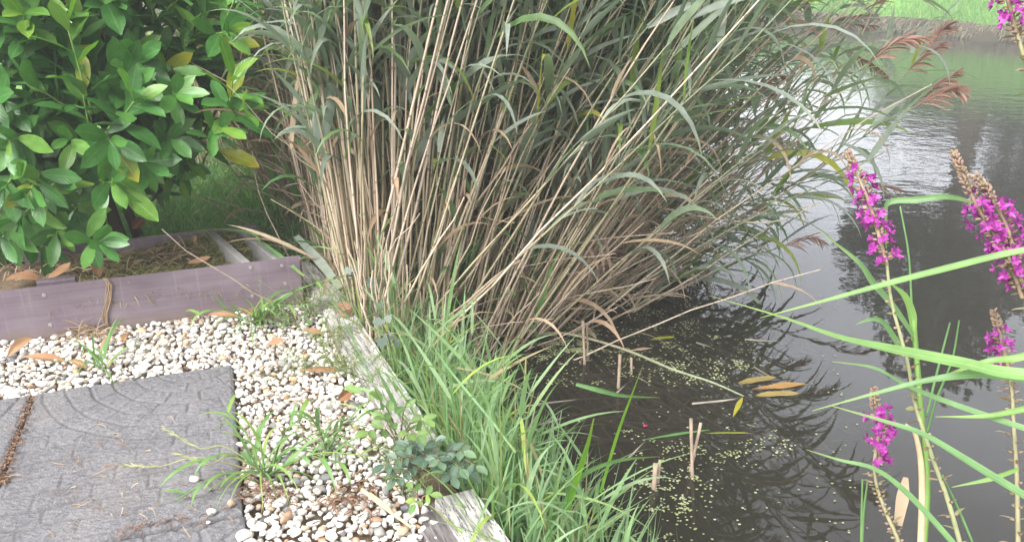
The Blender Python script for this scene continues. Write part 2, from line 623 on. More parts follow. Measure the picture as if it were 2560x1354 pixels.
def tile_relief(a, b, seed):
    """Height of the moulded paving pattern at a (across), b (along) metres from the corner."""
    ca, cb = TW * 0.19, -0.035
    wob = noise.noise(Vector((a * 14 + seed, b * 14, 1))) * 0.006
    r = math.hypot(a - ca, b - cb) + wob
    ring = 0.052
    lim = 0.40
    def groove(d, w): return max(0.0, 1 - (d / w) ** 2) if d < w else 0.0
    if r < lim:
        k = int(r / ring)
        d = abs(r - ring * round(r / ring))
        g = groove(d, 0.0048)
        ang = math.atan2(b - cb, a - ca)
        nseg = max(3, int(2 * math.pi * (k + 0.5) * ring / 0.075))
        q = (ang / (2 * math.pi) * nseg + k * 0.37) % 1.0
        da = min(q, 1 - q) * 2 * math.pi * r / nseg
        g = max(g, groove(da, 0.0042) * 0.7)
    else:
        row = 0.058
        bb = b + wob + a * 0.02
        k = int(bb / row)
        d = abs(bb - row * round(bb / row))
        g = groove(d, 0.0048)
        brick = 0.105
        q = (a + wob) / brick + k * 0.5 + 0.13 * ((k * 7) % 3)
        da = abs(q - round(q)) * brick
        g = max(g, groove(da, 0.004) * 0.45)
    fade = 0.55 + 0.6 * noise.noise(Vector((a * 5 + seed, b * 5, 7)))
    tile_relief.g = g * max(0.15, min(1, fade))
    return -0.006 * tile_relief.g + 0.0016 * noise.noise(Vector((a * 22, b * 22, seed))) + 0.0007 * noise.noise(Vector((a * 95, b * 95, seed)))


M = Mat('rubber_paving', 0.8, 0.25)
nz = M.noise(7, 6, 0.6); fn = M.noise(330, 3, 0.6); md = M.noise(85, 4, 0.6, 'Object', (1, 1.6, 1))
c = M.ramp(nz, [(0.3, (0.16, 0.155, 0.167)), (0.7, (0.22, 0.213, 0.228))])
c = M.mix(0.7, c, M.ramp(md, [(0.35, (0.66, 0.66, 0.66)), (0.66, (1.28, 1.28, 1.28))]), 'MULTIPLY')
c = M.mix(0.6, c, M.ramp(fn, [(0.35, (0.6, 0.6, 0.6)), (0.66, (1.35, 1.35, 1.35))]), 'MULTIPLY')
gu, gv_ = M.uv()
c = M.mix(M.math('MULTIPLY', gu, 0.55), c, (0.075, 0.068, 0.066))     # darker colour along the grooves
c = M.mix(M.ramp(M.noise(3.2, 7, 0.7), [(0.52, (0, 0, 0)), (0.68, (0.4, 0.4, 0.4))]), c, (0.21, 0.185, 0.17))
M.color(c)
M.bump(M.math('ADD', M.math('MULTIPLY', md, 1.0), M.math('MULTIPLY', fn, 0.4)), 0.9, 0.006)
m_rubber = M.m


def tile(a0, b0, w, l, label, seed, flip=False):
    mb = MB()
    st = 0.0026
    na, nb = int(w / st), int(l / st)
    vs, fs, gr = [], [], []
    for j in range(nb + 1):
        for i in range(na + 1):
            a, b = w * i / na, l * j / nb
            e = min(a, w - a, b, l - b)
            z = tile_relief(w - a if flip else a, b, seed) - (0.004 * (1 - e / 0.008) if e < 0.008 else 0)
            q = TC + TV * (a0 + a) + TU * (b0 + b)
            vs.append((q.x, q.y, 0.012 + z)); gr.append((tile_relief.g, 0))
    W = na + 1
    for j in range(nb):
        for i in range(na):
            fs.append((j * W + i, (j + 1) * W + i, (j + 1) * W + i + 1, j * W + i + 1))
    rim = [i for i in range(W)] + [j * W + na for j in range(1, nb + 1)] + [nb * W + i for i in range(na - 1, -1, -1)] + [j * W for j in range(nb - 1, 0, -1)]
    o = len(vs)
    for r in rim: vs.append((vs[r][0], vs[r][1], -0.022)); gr.append((0, 0))
    n = len(rim)
    for k in range(n):
        fs.append((rim[k], rim[(k + 1) % n], o + (k + 1) % n, o + k))
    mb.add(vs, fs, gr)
    q = TC + TV * (a0 + w / 2) + TU * (b0 + l / 2)
    return tag(mb.build('paving_tile', m_rubber, loc=(q.x, q.y, -0.02)), label, 'paving tile', 'grey rubber paving tiles')


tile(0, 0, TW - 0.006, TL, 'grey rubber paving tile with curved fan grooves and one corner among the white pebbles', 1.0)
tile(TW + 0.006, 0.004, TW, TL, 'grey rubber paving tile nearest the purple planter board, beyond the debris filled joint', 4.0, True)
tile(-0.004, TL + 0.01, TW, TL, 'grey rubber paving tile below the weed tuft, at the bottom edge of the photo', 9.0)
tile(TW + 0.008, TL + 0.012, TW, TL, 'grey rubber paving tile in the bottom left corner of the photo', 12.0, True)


def on_tile(x, y, mar=0.0):
    q = Vector((x, y, 0)) - Vector((TC.x, TC.y, 0))
    a, b = q.dot(TV), q.dot(TU)
    return a > -mar and b > -mar

# ------------------------------------------------------------------ planter boards
E1, E0 = G(759, 757), G(0, 858)
BD = (E1 - E0).normalized(); BN = Vector((-BD.y, BD.x, 0))      # BN points away from the camera
if BN.y < 0: BN = -BN
ETOP = G(0, 722, 0.15)


def box(mb, p, ux, uy, uz, m=0, bev=0.0, drop=0.0):
    """A box from corner p along three edge vectors, its long edges slightly eased."""
    if bev <= 0:
        c = [p, p + ux, p + ux + uy, p + uy, p + uz, p + ux + uz, p + ux + uy + uz, p + uy + uz]
        mb.add(c, [(0, 3, 2, 1), (4, 5, 6, 7), (0, 1, 5, 4), (1, 2, 6, 5), (2, 3, 7, 6), (3, 0, 4, 7)], None, m)
        return
    y, z = uy.normalized() * bev, uz.normalized() * bev
    ring = [p + y, p + uy - y, p + uy + z, p + uy + uz - z, p + uy + uz - y, p + uz + y, p + uz - z, p + z]
    n = 8
    seg = 14
    vs, fs = [], []
    for k in range(seg + 1):
        for i, r in enumerate(ring): vs.append(r + ux * (k / seg) - Vector((0, 0, drop * k / seg if 2 <= i <= 5 else 0)))
    for k in range(seg):
        for i in range(n):
            fs.append((k * n + i, (k + 1) * n + i, (k + 1) * n + (i + 1) % n, k * n + (i + 1) % n))
    fs.append(tuple(range(n)))
    fs.append(tuple(seg * n + i for i in range(n - 1, -1, -1)))
    mb.add(vs, fs, None, m)


M = Mat('composite_board', 0.55, 0.35)
# grain along the board, in the board's own axes
tc = M.node('ShaderNodeTexCoord'); rot = M.node('ShaderNodeMapping', vector_type='POINT')
rot.inputs['Rotation'].default_value = (0, 0, -math.atan2(BD.y, BD.x))
M.l.new(tc.outputs['Object'], rot.inputs[0])
def bnoise(sc, scale, det=5):
    mp = M.node('ShaderNodeMapping'); mp.inputs['Scale'].default_value = sc
    M.l.new(rot.outputs[0], mp.inputs[0])
    n = M.node('ShaderNodeTexNoise'); n.inputs['Scale'].default_value = scale; n.inputs['Detail'].default_value = det
    M.l.new(mp.outputs[0], n.inputs[0])
    return n.outputs[0]
grain = bnoise((0.6, 40, 26), 4)
vert = bnoise((34, 1, 1.3), 2.2)
blot = bnoise((1.2, 3, 3), 4, 6)
c = M.ramp(blot, [(0.25, (0.155, 0.112, 0.143)), (0.5, (0.205, 0.162, 0.195)), (0.75, (0.252, 0.208, 0.240))])
c = M.mix(0.45, c, M.ramp(grain, [(0.3, (0.65, 0.65, 0.65)), (0.7, (1.25, 1.25, 1.25))]), 'MULTIPLY')
c = M.mix(M.math('MULTIPLY', M.ramp(vert, [(0.58, (0, 0, 0)), (0.72, (1, 1, 1))]), 0.28), c, (0.36, 0.32, 0.35))
tcb = M.node('ShaderNodeTexCoord'); spz = M.node('ShaderNodeSeparateXYZ'); M.l.new(tcb.outputs['Object'], spz.inputs[0])
spl = M.math('SUBTRACT', M.math('MULTIPLY', bnoise((1, 1, 1), 28, 6), 0.085), spz.outputs[2])
c = M.mix(M.math('MULTIPLY', M.ramp(spl, [(0.0, (0, 0, 0)), (0.035, (1, 1, 1))]), 0.55), c, (0.20, 0.155, 0.12))
c = M.mix(M.ramp(bnoise((1, 1, 1), 75, 3), [(0.66, (0, 0, 0)), (0.72, (0.5, 0.5, 0.5))]), c, (0.30, 0.26, 0.25))
M.color(c); M.bump(grain, 0.25, 0.002)
m_board = M.m
m_grey_wood = simple_mat('grey_wood', [(0, (0.30, 0.29, 0.29)), (1, (0.40, 0.38, 0.37))], 0.75, 0.25, 22, 0.4, 0.003, (1, 0.2, 1), 0.5)
m_screw = Mat('screw_steel', 0.4, 0.5)
m_screw.color((0.42, 0.40, 0.40)); m_screw.b.inputs['Metallic'].default_value = 0.6
m_screw = m_screw.m

UP = Vector((0, 0, 1))
BL = E1 - E0
pl = empty('planter_box', tuple(E1), 'purple brown planter box of low boards around the glossy laurel bush', 'planter')
mb = MB()
ext = BD * -0.9
box(mb, E0 + ext - UP * 0.04, BL - ext, BN * 0.022, UP * 0.20, 0, 0.002, 0.03)
front = mb.build('front_board', m_board, pl, smooth=False)
for px, py in ((705, 664), (713, 708), (627, 669), (631, 740), (110, 738), (126, 812)):
    # where the sight line meets the board's front face
    d = ray(px, py); o = Vector((0, 0, H))
    t = (E0 - o).dot(BN) / d.dot(BN)
    q = o + d * t
    mb = MB()
    X, Y = BD, UP
    ring_o = [q + (X * math.cos(a) + Y * math.sin(a)) * 0.0058 - BN * 0.0012 for a in [k * math.pi / 6 for k in range(12)]]
    ring_i = [q + (X * math.cos(a) + Y * math.sin(a)) * 0.0030 - BN * 0.0022 for a in [k * math.pi / 6 for k in range(12)]]
    ring_c = [q + (X * math.cos(a) + Y * math.sin(a)) * 0.0016 - BN * 0.0004 for a in [k * math.pi / 6 for k in range(12)]]
    base = [p + BN * 0.004 for p in ring_o]
    fs = []
    for k in range(12):
        k2 = (k + 1) % 12
        fs += [(k, k2, 12 + k2, 12 + k), (12 + k, 12 + k2, 24 + k2, 24 + k), (36 + k, 36 + k2, k2, k)]
    fs.append(tuple(24 + k for k in range(12)))
    mb.add(ring_o + ring_i + ring_c + base, fs)
    mb.build('screw', m_screw, front, smooth=False)
K1 = E1 + BN * 0.024
K2 = G(628, 552, 0.15); K2.z = 0
SDv = (K2 - K1)
SD = SDv.normalized(); SDn = Vector((-SD.y, SD.x, 0))
mb = MB(); box(mb, K1 - UP * 0.03 - BD * 0.03, SDv, -BD * 0.022, UP * 0.155, 0, 0.002); mb.build('side_board', m_grey_wood, pl, smooth=False)
mb = MB(); box(mb, K1 - BD * 0.125 - UP * 0.03, SDv * 0.97, -BD * 0.026, UP * 0.158, 0, 0.002); mb.build('inner_batten', m_grey_wood, pl, smooth=False)
KB = G(395, 578, 0.15); KB.z = 0
bb = KB - K2
bbn = Vector((-bb.y, bb.x, 0)).normalized()
if bbn.y < 0: bbn = -bbn
mb = MB(); box(mb, K2 - bb * 0.06 - UP * 0.03, bb * 2.4, bbn * 0.022, UP * 0.160, 0, 0.002); mb.build('back_board', m_board, pl, smooth=False)
for px0, wd in ((690, 0.075), (95, 0.10)):
    q = G(px0, 640 + (720 - 640) * (1 - px0 / 755), 0.15); q.z = 0
    tpos = (q - E0).dot(BD)
    mb = MB(); box(mb, E0 + BD * tpos + BN * 0.024 - UP * 0.02, BD * wd, BN * 0.03, UP * (0.163 if px0 > 400 else 0.182), 0, 0.002)
    mb.build('cleat', m_board, pl, smooth=False)
# the earth in the planter
PD = (K2 - E1).dot(BN)
mb = MB()
n1, n2 = 40, 24
vs, fs = [], []
for j in range(n2 + 1):
    for i in range(n1 + 1):
        q = E0 + ext + (BL - ext - BD * 0.16) * (i / n1) + BN * (0.024 + (PD - 0.03) * j / n2)
        vs.append((q.x, q.y, 0.072 + 0.03 * noise.noise(Vector((q.x * 5, q.y * 5, 0))) + 0.03 * math.sin((PD - 0.03) * j / n2 / 1.35 * 2)))
for j in range(n2):
    for i in range(n1):
        a = j * (n1 + 1) + i
        fs.append((a, a + 1, a + n1 + 2, a + n1 + 1))
mb.add(vs, fs)
tag(mb.build('planter_soil', m_soil), kind='structure')

# ------------------------------------------------------------------ weathered timbers along the water
def timber_mat(name, lo, hi, crack=(0.10, 0.09, 0.09)):
    M = Mat(name, 0.85, 0.2)
    tc = M.node('ShaderNodeTexCoord'); rot = M.node('ShaderNodeMapping')
    rot.inputs['Rotation'].default_value = (0, 0, -math.atan2(SH.y, SH.x))
    M.l.new(tc.outputs['Object'], rot.inputs[0])
    def bn(sc, scale, det=6, ro=0.6):
        mp = M.node('ShaderNodeMapping'); mp.inputs['Scale'].default_value = sc
        M.l.new(rot.outputs[0], mp.inputs[0])
        n = M.node('ShaderNodeTexNoise'); n.inputs['Scale'].default_value = scale
        n.inputs['Detail'].default_value = det; n.inputs['Roughness'].default_value = ro
        M.l.new(mp.outputs[0], n.inputs[0])
        return n.outputs[0]
    g = bn((2.2, 26, 26), 5)
    bl = bn((1, 1.6, 1.6), 9, 8)
    crk = bn((1.2, 9, 9), 7, 3)
    c = M.ramp(bl, [(0.3, lo), (0.62, hi)])
    c = M.mix(0.75, c, M.ramp(g, [(0.32, (0.45, 0.44, 0.43)), (0.55, (1.1, 1.1, 1.1))]), 'MULTIPLY')
    line = M.math('LESS_THAN', M.math('ABSOLUTE', M.math('SUBTRACT', crk, 0.47)), 0.012)
    c = M.mix(M.math('MULTIPLY', line, 0.85), c, crack)
    M.color(c)
    M.bump(M.math('SUBTRACT', g, M.math('MULTIPLY', line, 0.6)), 0.9, 0.006)
    return M.m


m_timber = timber_mat('bleached_timber', (0.27, 0.255, 0.24), (0.55, 0.535, 0.51))
m_timber_dark = timber_mat('dark_timber', (0.11, 0.095, 0.095), (0.24, 0.22, 0.22))


def timber(p, q, width, depth, top, mat, label, seed, side=-1):
    """A rough squared beam from p to q (its water side edge), with worn arrises and ends."""
    p, q = Vector((p.x, p.y, 0)), Vector((q.x, q.y, 0))
    d = q - p
    L = d.length; d.normalize()
    w = Vector((d.y, -d.x, 0)) * side
    seg = max(8, int(L / 0.016))
    prof = [(0, 0.01), (0.004, 0.002), (0.012, 0), (0.3, 0.001), (0.5, 0.002), (0.7, 0.0), (0.95, 0.002), (0.985, 0.006), (1, 0.016), (1, 0.5), (1, 1), (0, 1), (0, 0.5)]
    vs, fs = [], []
    n = len(prof)
    for k in range(seg + 1):
        a = L * k / seg
        for i, (u, v) in enumerate(prof):
            nn = Vector((a * 9, u * 3 + seed, v * 3))
            du = 0.008 * noise.noise(nn) + 0.003 * noise.noise(nn * 5)
            dz = 0.004 * noise.noise(nn * 1.7 + Vector((5, 0, 0)))
            if i in (2, 3, 4, 5, 6): dz -= 0.006 * max(0, noise.noise(Vector((a * 5, u * 22 + seed, 3))) - 0.15)
            if k in (0, seg): du += 0.006 * noise.noise(nn * 9); 
            e = 0.012 * noise.noise(Vector((u * 9, v * 7, seed + k))) if k in (0, seg) else 0
            x = p + d * (a + e) + w * (u * width + (du if u in (0, 1) else 0))
            vs.append((x.x, x.y, top - (v * depth if v > 0.1 else v) + dz))
    for k in range(seg):
        for i in range(n):
            j = (i + 1) % n
            fs.append((k * n + i, k * n + j, (k + 1) * n + j, (k + 1) * n + i))
    fs.append(tuple(range(n - 1, -1, -1)))
    fs.append(tuple(seg * n + i for i in range(n)))
    mb = MB(); mb.add(vs, fs)
    c = (p + q) / 2
    return tag(mb.build('timber_edging', mat, loc=(c.x, c.y, top - depth), smooth=False), label, 'timber', 'weathered timbers edging the pond')


timber(G(1300, 1385, .02), G(1183, 1212, .03), 0.085, 0.16, 0.022, m_timber, 'bleached white timber end at the bottom edge beside the bright grass', 1.0)
timber(G(1095, 1100, .02), G(838, 712, .02), 0.085, 0.16, 0.026, m_timber, 'long cracked white timber between the pebbles and the reed stubble', 5.0)
timber(G(830, 706, .02), G(770, 640, .03), 0.07, 0.15, 0.016, m_timber, 'short pale timber stub behind the planter board corner', 8.0)
timber(G(1187, 1395, .01), G(1120, 1290, .02), 0.058, 0.14, 0.012, m_timber_dark, 'dark grey split timber block lying against the bleached timber end', 11.0)
timber(G(1140, 1290, .01), G(1104, 1232, .02), 0.052, 0.14, 0.004, m_timber_dark, 'short blackened timber lump behind the dark grey block', 15.0)

# ------------------------------------------------------------------ pebbles
def pebble_mesh(seed):
    rr = random.Random(seed)
    import bmesh
    bm = bmesh.new()
    bmesh.ops.create_icosphere(bm, subdivisions=2, radius=1.0)
    sx, sy, sz = rr.uniform(0.95, 1.3), rr.uniform(0.72, 0.95), rr.uniform(0.5, 0.72)
    cuts = [(Vector((rr.uniform(-1, 1), rr.uniform(-1, 1), rr.uniform(-0.6, 1))).normalized(), rr.uniform(0.48, 0.84)) for _ in range(10)]
    off = Vector((rr.uniform(0, 99),) * 3)
    for v in bm.verts:
        c = v.co.copy()
        for nrm, d in cuts:
            e = c.dot(nrm) - d
            if e > 0: c -= nrm * e * 0.88
        c *= 1 + 0.13 * noise.noise(c * 1.3 + off) + 0.04 * noise.noise(c * 3.5 + off)
        v.co = Vector((c.x * sx, c.y * sy, c.z * sz))
    vs = [v.co.copy() for v in bm.verts]
    fs = [tuple(v.index for v in f.verts) for f in bm.faces]
    bm.free()
    return vs, fs


PEB = [pebble_mesh(100 + i) for i in range(16)]


def stone_mat(name, stops):
    M = Mat(name, 0.62, 0.3)
    c = M.ramp(M.rand(), stops)
    nz = M.noise(28, 5, 0.6)
    c = M.mix(0.55, c, M.ramp(nz, [(0.3, (0.66, 0.6, 0.54)), (0.6, (1.08, 1.08, 1.08))]), 'MULTIPLY')
    M.color(c); M.bump(M.noise(120, 4), 0.25, 0.003)
    return M.m


ST_W = [(0, (0.74, 0.71, 0.67)), (0.3, (0.84, 0.83, 0.81)), (0.6, (0.78, 0.74, 0.68)), (1, (0.82, 0.80, 0.78))]
m_peb_white = stone_mat('white_pebble', ST_W)
m_peb_tan = stone_mat('tan_pebble', [(0, (0.60, 0.40, 0.22)), (0.5, (0.56, 0.45, 0.35)), (1, (0.46, 0.29, 0.19))])
m_peb_grey = stone_mat('grey_pebble', [(0, (0.17, 0.18, 0.20)), (0.5, (0.33, 0.32, 0.31)), (1, (0.44, 0.42, 0.40))])
KINDS = [('white', m_peb_white, 'white or cream pebble lying loose among the gravel around the rubber tiles'),
         ('tan', m_peb_tan, 'orange or tan pebble lying among the white gravel'),
         ('grey', m_peb_grey, 'dark or mid grey pebble lying among the white gravel')]


def in_gravel(x, y):
    q = Vector((x, y, 0))
    if (q - A0).dot(SN) > -0.10 and (q - B0).dot(SH) < 0.1: return False
    if (q - E0).dot(BN) > -0.006 and (q - E1).dot(BD) < 0.01: return False
    if (q - E1).dot(BN) > 0.14: return False
    if (q - A0).dot(SN) > -0.07: return False
    if y < 1.0 or x < -2.3: return False
    if on_tile(x, y, 0.006): return False
    return True


cell = 0.03
stones = []
for layer, tries, z0 in ((0, 70000, -0.012), (1, 70000, 0.002)):
    grid = {}
    for _ in range(tries):
        x, y = R.uniform(-2.2, 0.3), R.uniform(1.02, 2.75)
        if not in_gravel(x, y): continue
        if layer == 1:
            d = noise.noise(Vector((x * 4, y * 4, 9)))
            if R.random() > 0.95 + d * 0.8: continue
        r = R.choice((0.0065, 0.008, 0.0092, 0.0105, 0.012, 0.0155)) * R.uniform(0.9, 1.12)
        if layer == 0 and _ > 30000: r = R.uniform(0.004, 0.008)
        if (Vector((x, y, 0)) - E1).length < 0.22: r *= 0.8
        ci, cj = int(math.floor(x / cell)), int(math.floor(y / cell))
        ok = True
        for di in (-1, 0, 1):
            for dj in (-1, 0, 1):
                for (ax, ay, ar) in grid.get((ci + di, cj + dj), ()):
                    if (ax - x) ** 2 + (ay - y) ** 2 < (0.80 * (ar + r)) ** 2:
                        ok = False; break
                if not ok: break
            if not ok: break
        if not ok: continue
        grid.setdefault((ci, cj), []).append((x, y, r))
        stones.append((x, y, z0 + R.uniform(-0.004, 0.004), r, layer))
# a few strays on the tiles
for px, py, r in ((605, 1338, 0.016), (578, 1255, 0.012), (528, 1277, 0.011), (485, 1195, 0.012), (520, 1300, 0.006)):
    q = G(px, py, 0.02)
    stones.append((q.x, q.y, 0.012 + r * 0.55, r, 2))


def shown(p):
    a, b, t = pix(p)
    return -30 < a < 2590 and -30 < b < 1384


rank = []
for k, (x, y, z, r, layer) in enumerate(stones):
    a, b, t = pix((x, y, z))
    vis = shown((x, y, z)) and layer > 0
    rank.append((-(r / t) if vis else 1, k))
rank.sort()
own = set(k for v, k in rank[:300])
gv = [MB(), MB(), MB()]
peb_me = {}
for k, (x, y, z, r, layer) in enumerate(stones):
    u = R.random()
    kd = 0 if u < 0.83 else (1 if u < 0.915 else 2)
    if layer == 2: kd = 1 if k == len(stones) - 4 else 0
    vi = R.randrange(16)
    rot = Matrix.Rotation(R.uniform(0, 6.28), 3, 'Z') @ Matrix.Rotation(R.gauss(0, 0.35), 3, 'X') @ Matrix.Rotation(R.gauss(0, 0.3), 3, 'Y')
    if k in own:
        key = (vi, kd)
        if key not in peb_me:
            b = MB(); b.add(PEB[vi][0], PEB[vi][1])
            o = b.build('pebble', KINDS[kd][1])
            peb_me[key] = o.data
        else:
            o = bpy.data.objects.new('pebble', peb_me[key]); COL.objects.link(o)
        o.location = (x, y, z)
        o.scale = (r, r, r)
        o.rotation_euler = rot.to_euler()
        tag(o, KINDS[kd][2], 'pebble', 'loose %s pebbles' % KINDS[kd][0])
    else:
        c = Vector((x, y, z))
        gv[kd].add([c + (rot @ p) * r for p in PEB[vi][0]], PEB[vi][1], None, kd)
g = MB()
for kd in range(3): g.merge(gv[kd], kd)
tag(g.build('gravel', [m_peb_white, m_peb_tan, m_peb_grey]), 'white and cream pebble gravel around the tiles', 'gravel', kind='stuff')

# ------------------------------------------------------------------ cherry laurel
def broad_leaf(mb, p0, d0, up, L, W, droop, m=0, n=6, fold=0.22, cup=0.0):
    """An ovate leaf with a short stalk: five points across, folded on its midrib."""
    pts = blade_path(p0, d0, L, n + 1, droop)
    vs, uv, fs = [], [], []
    prof = [0.10, 0.52, 0.84, 1.0, 0.98, 0.70, 0.04] if n == 6 else [0.1, 0.8, 1.0, 0.78, 0.05]
    wave = R.uniform(0, 6.28)
    for i, p in enumerate(pts):
        d = (pts[min(i + 1, n)] - pts[max(i - 1, 0)]).normalized()
        s = d.cross(up)
        s = s.normalized() if s.length > 0.05 else frame_of(d)[0]
        nr = s.cross(d)
        w = W * 0.5 * prof[i]
        for k, a in enumerate((-1, -0.55, 0, 0.55, 1)):
            h = abs(a) * fold * w + (0.05 * W * math.sin(i * 1.9 + wave + a * 2) if abs(a) == 1 else 0) - cup * a * a * w
            vs.append(p + s * (a * w) + nr * h)
            uv.append((0.5 + a * 0.5, i / n))
    for i in range(n):
        for k in range(4):
            a = i * 5 + k
            fs.append((a, a + 1, a + 6, a + 5))
    mb.add(vs, fs, uv, m)


LB = G(300, 606, 0.08)
laurel = empty('cherry_laurel', tuple(LB), 'glossy dark green laurel bush with pale new shoots growing in the planter', 'bush')
LC, LR = Vector((-1.72, 2.74, 0.78)), Vector((0.84, 0.56, 0.68))
stems_mb = [MB() for _ in range(4)]
leaves, newl, oldl, twigs = MB(), MB(), MB(), MB()


def shoot(base, axis, ln, nl, L, young, spread=1.0, tip_up=True):
    """A leafy shoot: spiral of leaves, opening flatter towards its foot."""
    axis = axis.normalized()
    path = spline([base, base + axis * ln * 0.5 + Vector((0, 0, ln * 0.03)), base + axis * ln + Vector((0, 0, ln * 0.12))], 6)
    tube(twigs, path, lerps([0.0042, 0.0022], 6), 5)
    x, y = frame_of(axis)
    a = R.uniform(0, 6.28)
    for i in range(nl):
        f = (i + 0.5) / nl
        q = path[min(5, int(f * 6))].lerp(path[min(5, int(f * 6) + 1)], (f * 6) % 1)
        a += 2.4 + R.uniform(-0.3, 0.3)
        out = x * math.cos(a) + y * math.sin(a)
        open_ = (1.35 - 0.85 * f) * spread + R.uniform(-0.15, 0.15)
        d = axis * math.cos(open_) + out * math.sin(open_)
        up = (axis * math.sin(open_) - out * math.cos(open_)) + Vector((0, 0, 0.5)) + jit(0.25)
        l = L * (1.0 - 0.35 * abs(f - 0.4)) * R.uniform(0.8, 1.15)
        yv = young > 0 and f > (1 - young)
        tgt = newl if yv else leaves
        if not yv and R.random() < 0.012: tgt = oldl
        broad_leaf(tgt, q, d, up, l, l * R.uniform(0.33, 0.42), R.uniform(0.05, 0.55), fold=R.uniform(0.12, 0.4), cup=R.uniform(-0.1, 0.2))


# trunks and limbs
tr_bases = [G(300, 600, 0.08), G(190, 560, 0.08), G(345, 590, 0.08), G(60, 560, 0.08)]
for k, b in enumerate(tr_bases):
    top = LC + Vector((R.uniform(-0.3, 0.35), R.uniform(-0.25, 0.25), R.uniform(-0.1, 0.3)))
    if k == 0: top = P(225, 250, 2.55)
    if k == 1: top = P(120, 100, 2.9)
    if k == 2: top = P(560, 240, 2.7)
    pth = spline([b, b + Vector((R.uniform(-.03, .03), 0, 0.15)), b.lerp(top, 0.5) + jit(0.05), top], 12)
    tube(stems_mb[k], pth, lerps([0.027 - 0.004 * k, 0.016, 0.008, 0.004], 12), 8)
    for _ in range(9):
        i = R.randrange(3, 11)
        e = LC + Vector([rdir()[j] * LR[j] * 0.85 for j in range(3)])
        if (e - pth[i]).length < 0.75 and e.z > pth[i].z - 0.1:
            tube(stems_mb[k], spline([pth[i], pth[i].lerp(e, 0.5) + jit(0.04), e], 7), lerps([0.007, 0.003], 7), 5)


def fits(p):
    """Keep the bush's outline as photographed where the reeds show past it."""
    a, b, t = pix(p)
    lim = 590 if b < 200 else (590 if b < 330 else 590 - (b - 330) * 0.62)
    return a < lim and not (b > 560 and a > 130 and p.z < 0.55) and not (b > 470 and 225 < a < 420)


cnt = 0
while cnt < 400:
    v = rdir()
    k = R.uniform(0.62, 1.0)
    p = LC + Vector((v.x * LR.x, v.y * LR.y, v.z * LR.z)) * k
    if p.z < 0.17 or not fits(p): continue
    out = Vector((v.x / LR.x, v.y / LR.y, v.z / LR.z)).normalized()
    ax = out * 0.8 + Vector((0, 0, 0.55)) + jit(0.3)
    shoot(p - ax.normalized() * 0.08, ax, R.uniform(0.10, 0.20), R.randrange(8, 13), R.uniform(0.098, 0.130), 0.4 if R.random() < 0.42 and v.z > -0.2 else 0)
    cnt += 1
cnt = 0
while cnt < 650:        # leaves inside the bush
    p = LC + Vector((R.uniform(-1, 1) * LR.x, R.uniform(-1, 1) * LR.y, R.uniform(-1, 1) * LR.z)) * 0.85
    if not fits(p) or (Vector(((p - LC).x / LR.x, (p - LC).y / LR.y, (p - LC).z / LR.z))).length > 0.85: continue
    L = R.uniform(0.1, 0.15)
    broad_leaf(leaves, p, rdir() + Vector((0, -0.3, 0.1)), Vector((0, -0.4, 1)) + jit(0.5), L, L * 0.44, R.uniform(0.2, 1), n=4)
    cnt += 1
# the shoots one recognises in the photograph
for px, py, t, tx, ty, ln, nl, L, yg in (
        (232, 285, 2.32, 195, 130, 0.22, 11, 0.15, 0.55), (225, 330, 2.35, 215, 230, 0.10, 9, 0.16, 0.0), (285, 315, 2.35, 350, 270, 0.12, 9, 0.16, 0.1),
        (200, 285, 2.38, 110, 240, 0.13, 9, 0.15, 0.0), (265, 330, 2.33, 290, 380, 0.08, 7, 0.14, 0.0),
        (570, 285, 2.42, 585, 230, 0.12, 10, 0.14, 0.5), (560, 300, 2.42, 625, 285, 0.10, 8, 0.13, 0.2), (460, 190, 2.6, 468, 130, 0.12, 9, 0.13, 0.35),
        (385, 60, 2.5, 380, -20, 0.12, 9, 0.15, 0.4), (560, 60, 2.42, 600, 0, 0.13, 10, 0.14, 0.45), (585, 30, 2.45, 640, -20, 0.11, 9, 0.13, 0.4),
        (530, 85, 2.42, 580, 95, 0.10, 8, 0.14, 0.1), (140, 20, 2.45, 120, -60, 0.12, 9, 0.15, 0.4), (520, 345, 2.42, 560, 330, 0.08, 8, 0.12, 0.1),
        (430, 420, 2.65, 480, 420, 0.10, 8, 0.11, 0.3), (400, 440, 2.7, 470, 470, 0.12, 7, 0.11, 0.3),
        (90, 500, 2.35, 60, 560, 0.10, 9, 0.13, 0.0), (215, 595, 2.35, 260, 620, 0.10, 9, 0.125, 0.0), (40, 420, 2.3, 30, 470, 0.12, 9, 0.14, 0.0),
        (30, 560, 2.3, 10, 600, 0.09, 9, 0.13, 0.0), (100, 430, 2.3, 90, 480, 0.1, 9, 0.13, 0.0), (60, 330, 2.3, 40, 360, 0.1, 9, 0.14, 0.1), (20, 250, 2.3, 0, 260, 0.1, 9, 0.14, 0.0), (180, 500, 2.5, 200, 540, 0.1, 9, 0.13, 0.0), (330, 400, 2.45, 370, 420, 0.1, 9, 0.13, 0.0), (400, 350, 2.5, 430, 360, 0.1, 9, 0.13, 0.0), (420, 250, 2.45, 440, 250, 0.1, 9, 0.13, 0.0), (330, 180, 2.45, 350, 170, 0.1, 9, 0.14, 0.0), (60, 100, 2.4, 30, 90, 0.1, 9, 0.14, 0.0),
        (150, 545, 2.4, 150, 600, 0.09, 8, 0.12, 0.0), (250, 450, 2.4, 290, 470, 0.1, 8, 0.13, 0.12), (150, 430, 2.4, 130, 470, 0.1, 9, 0.13, 0.0)):
    b, e = P(px, py, t), P(tx, ty, t - 0.05)
    shoot(b, (e - b).normalized() + Vector((0, -0.15, 0.1)), ln, nl, L * .88, yg)
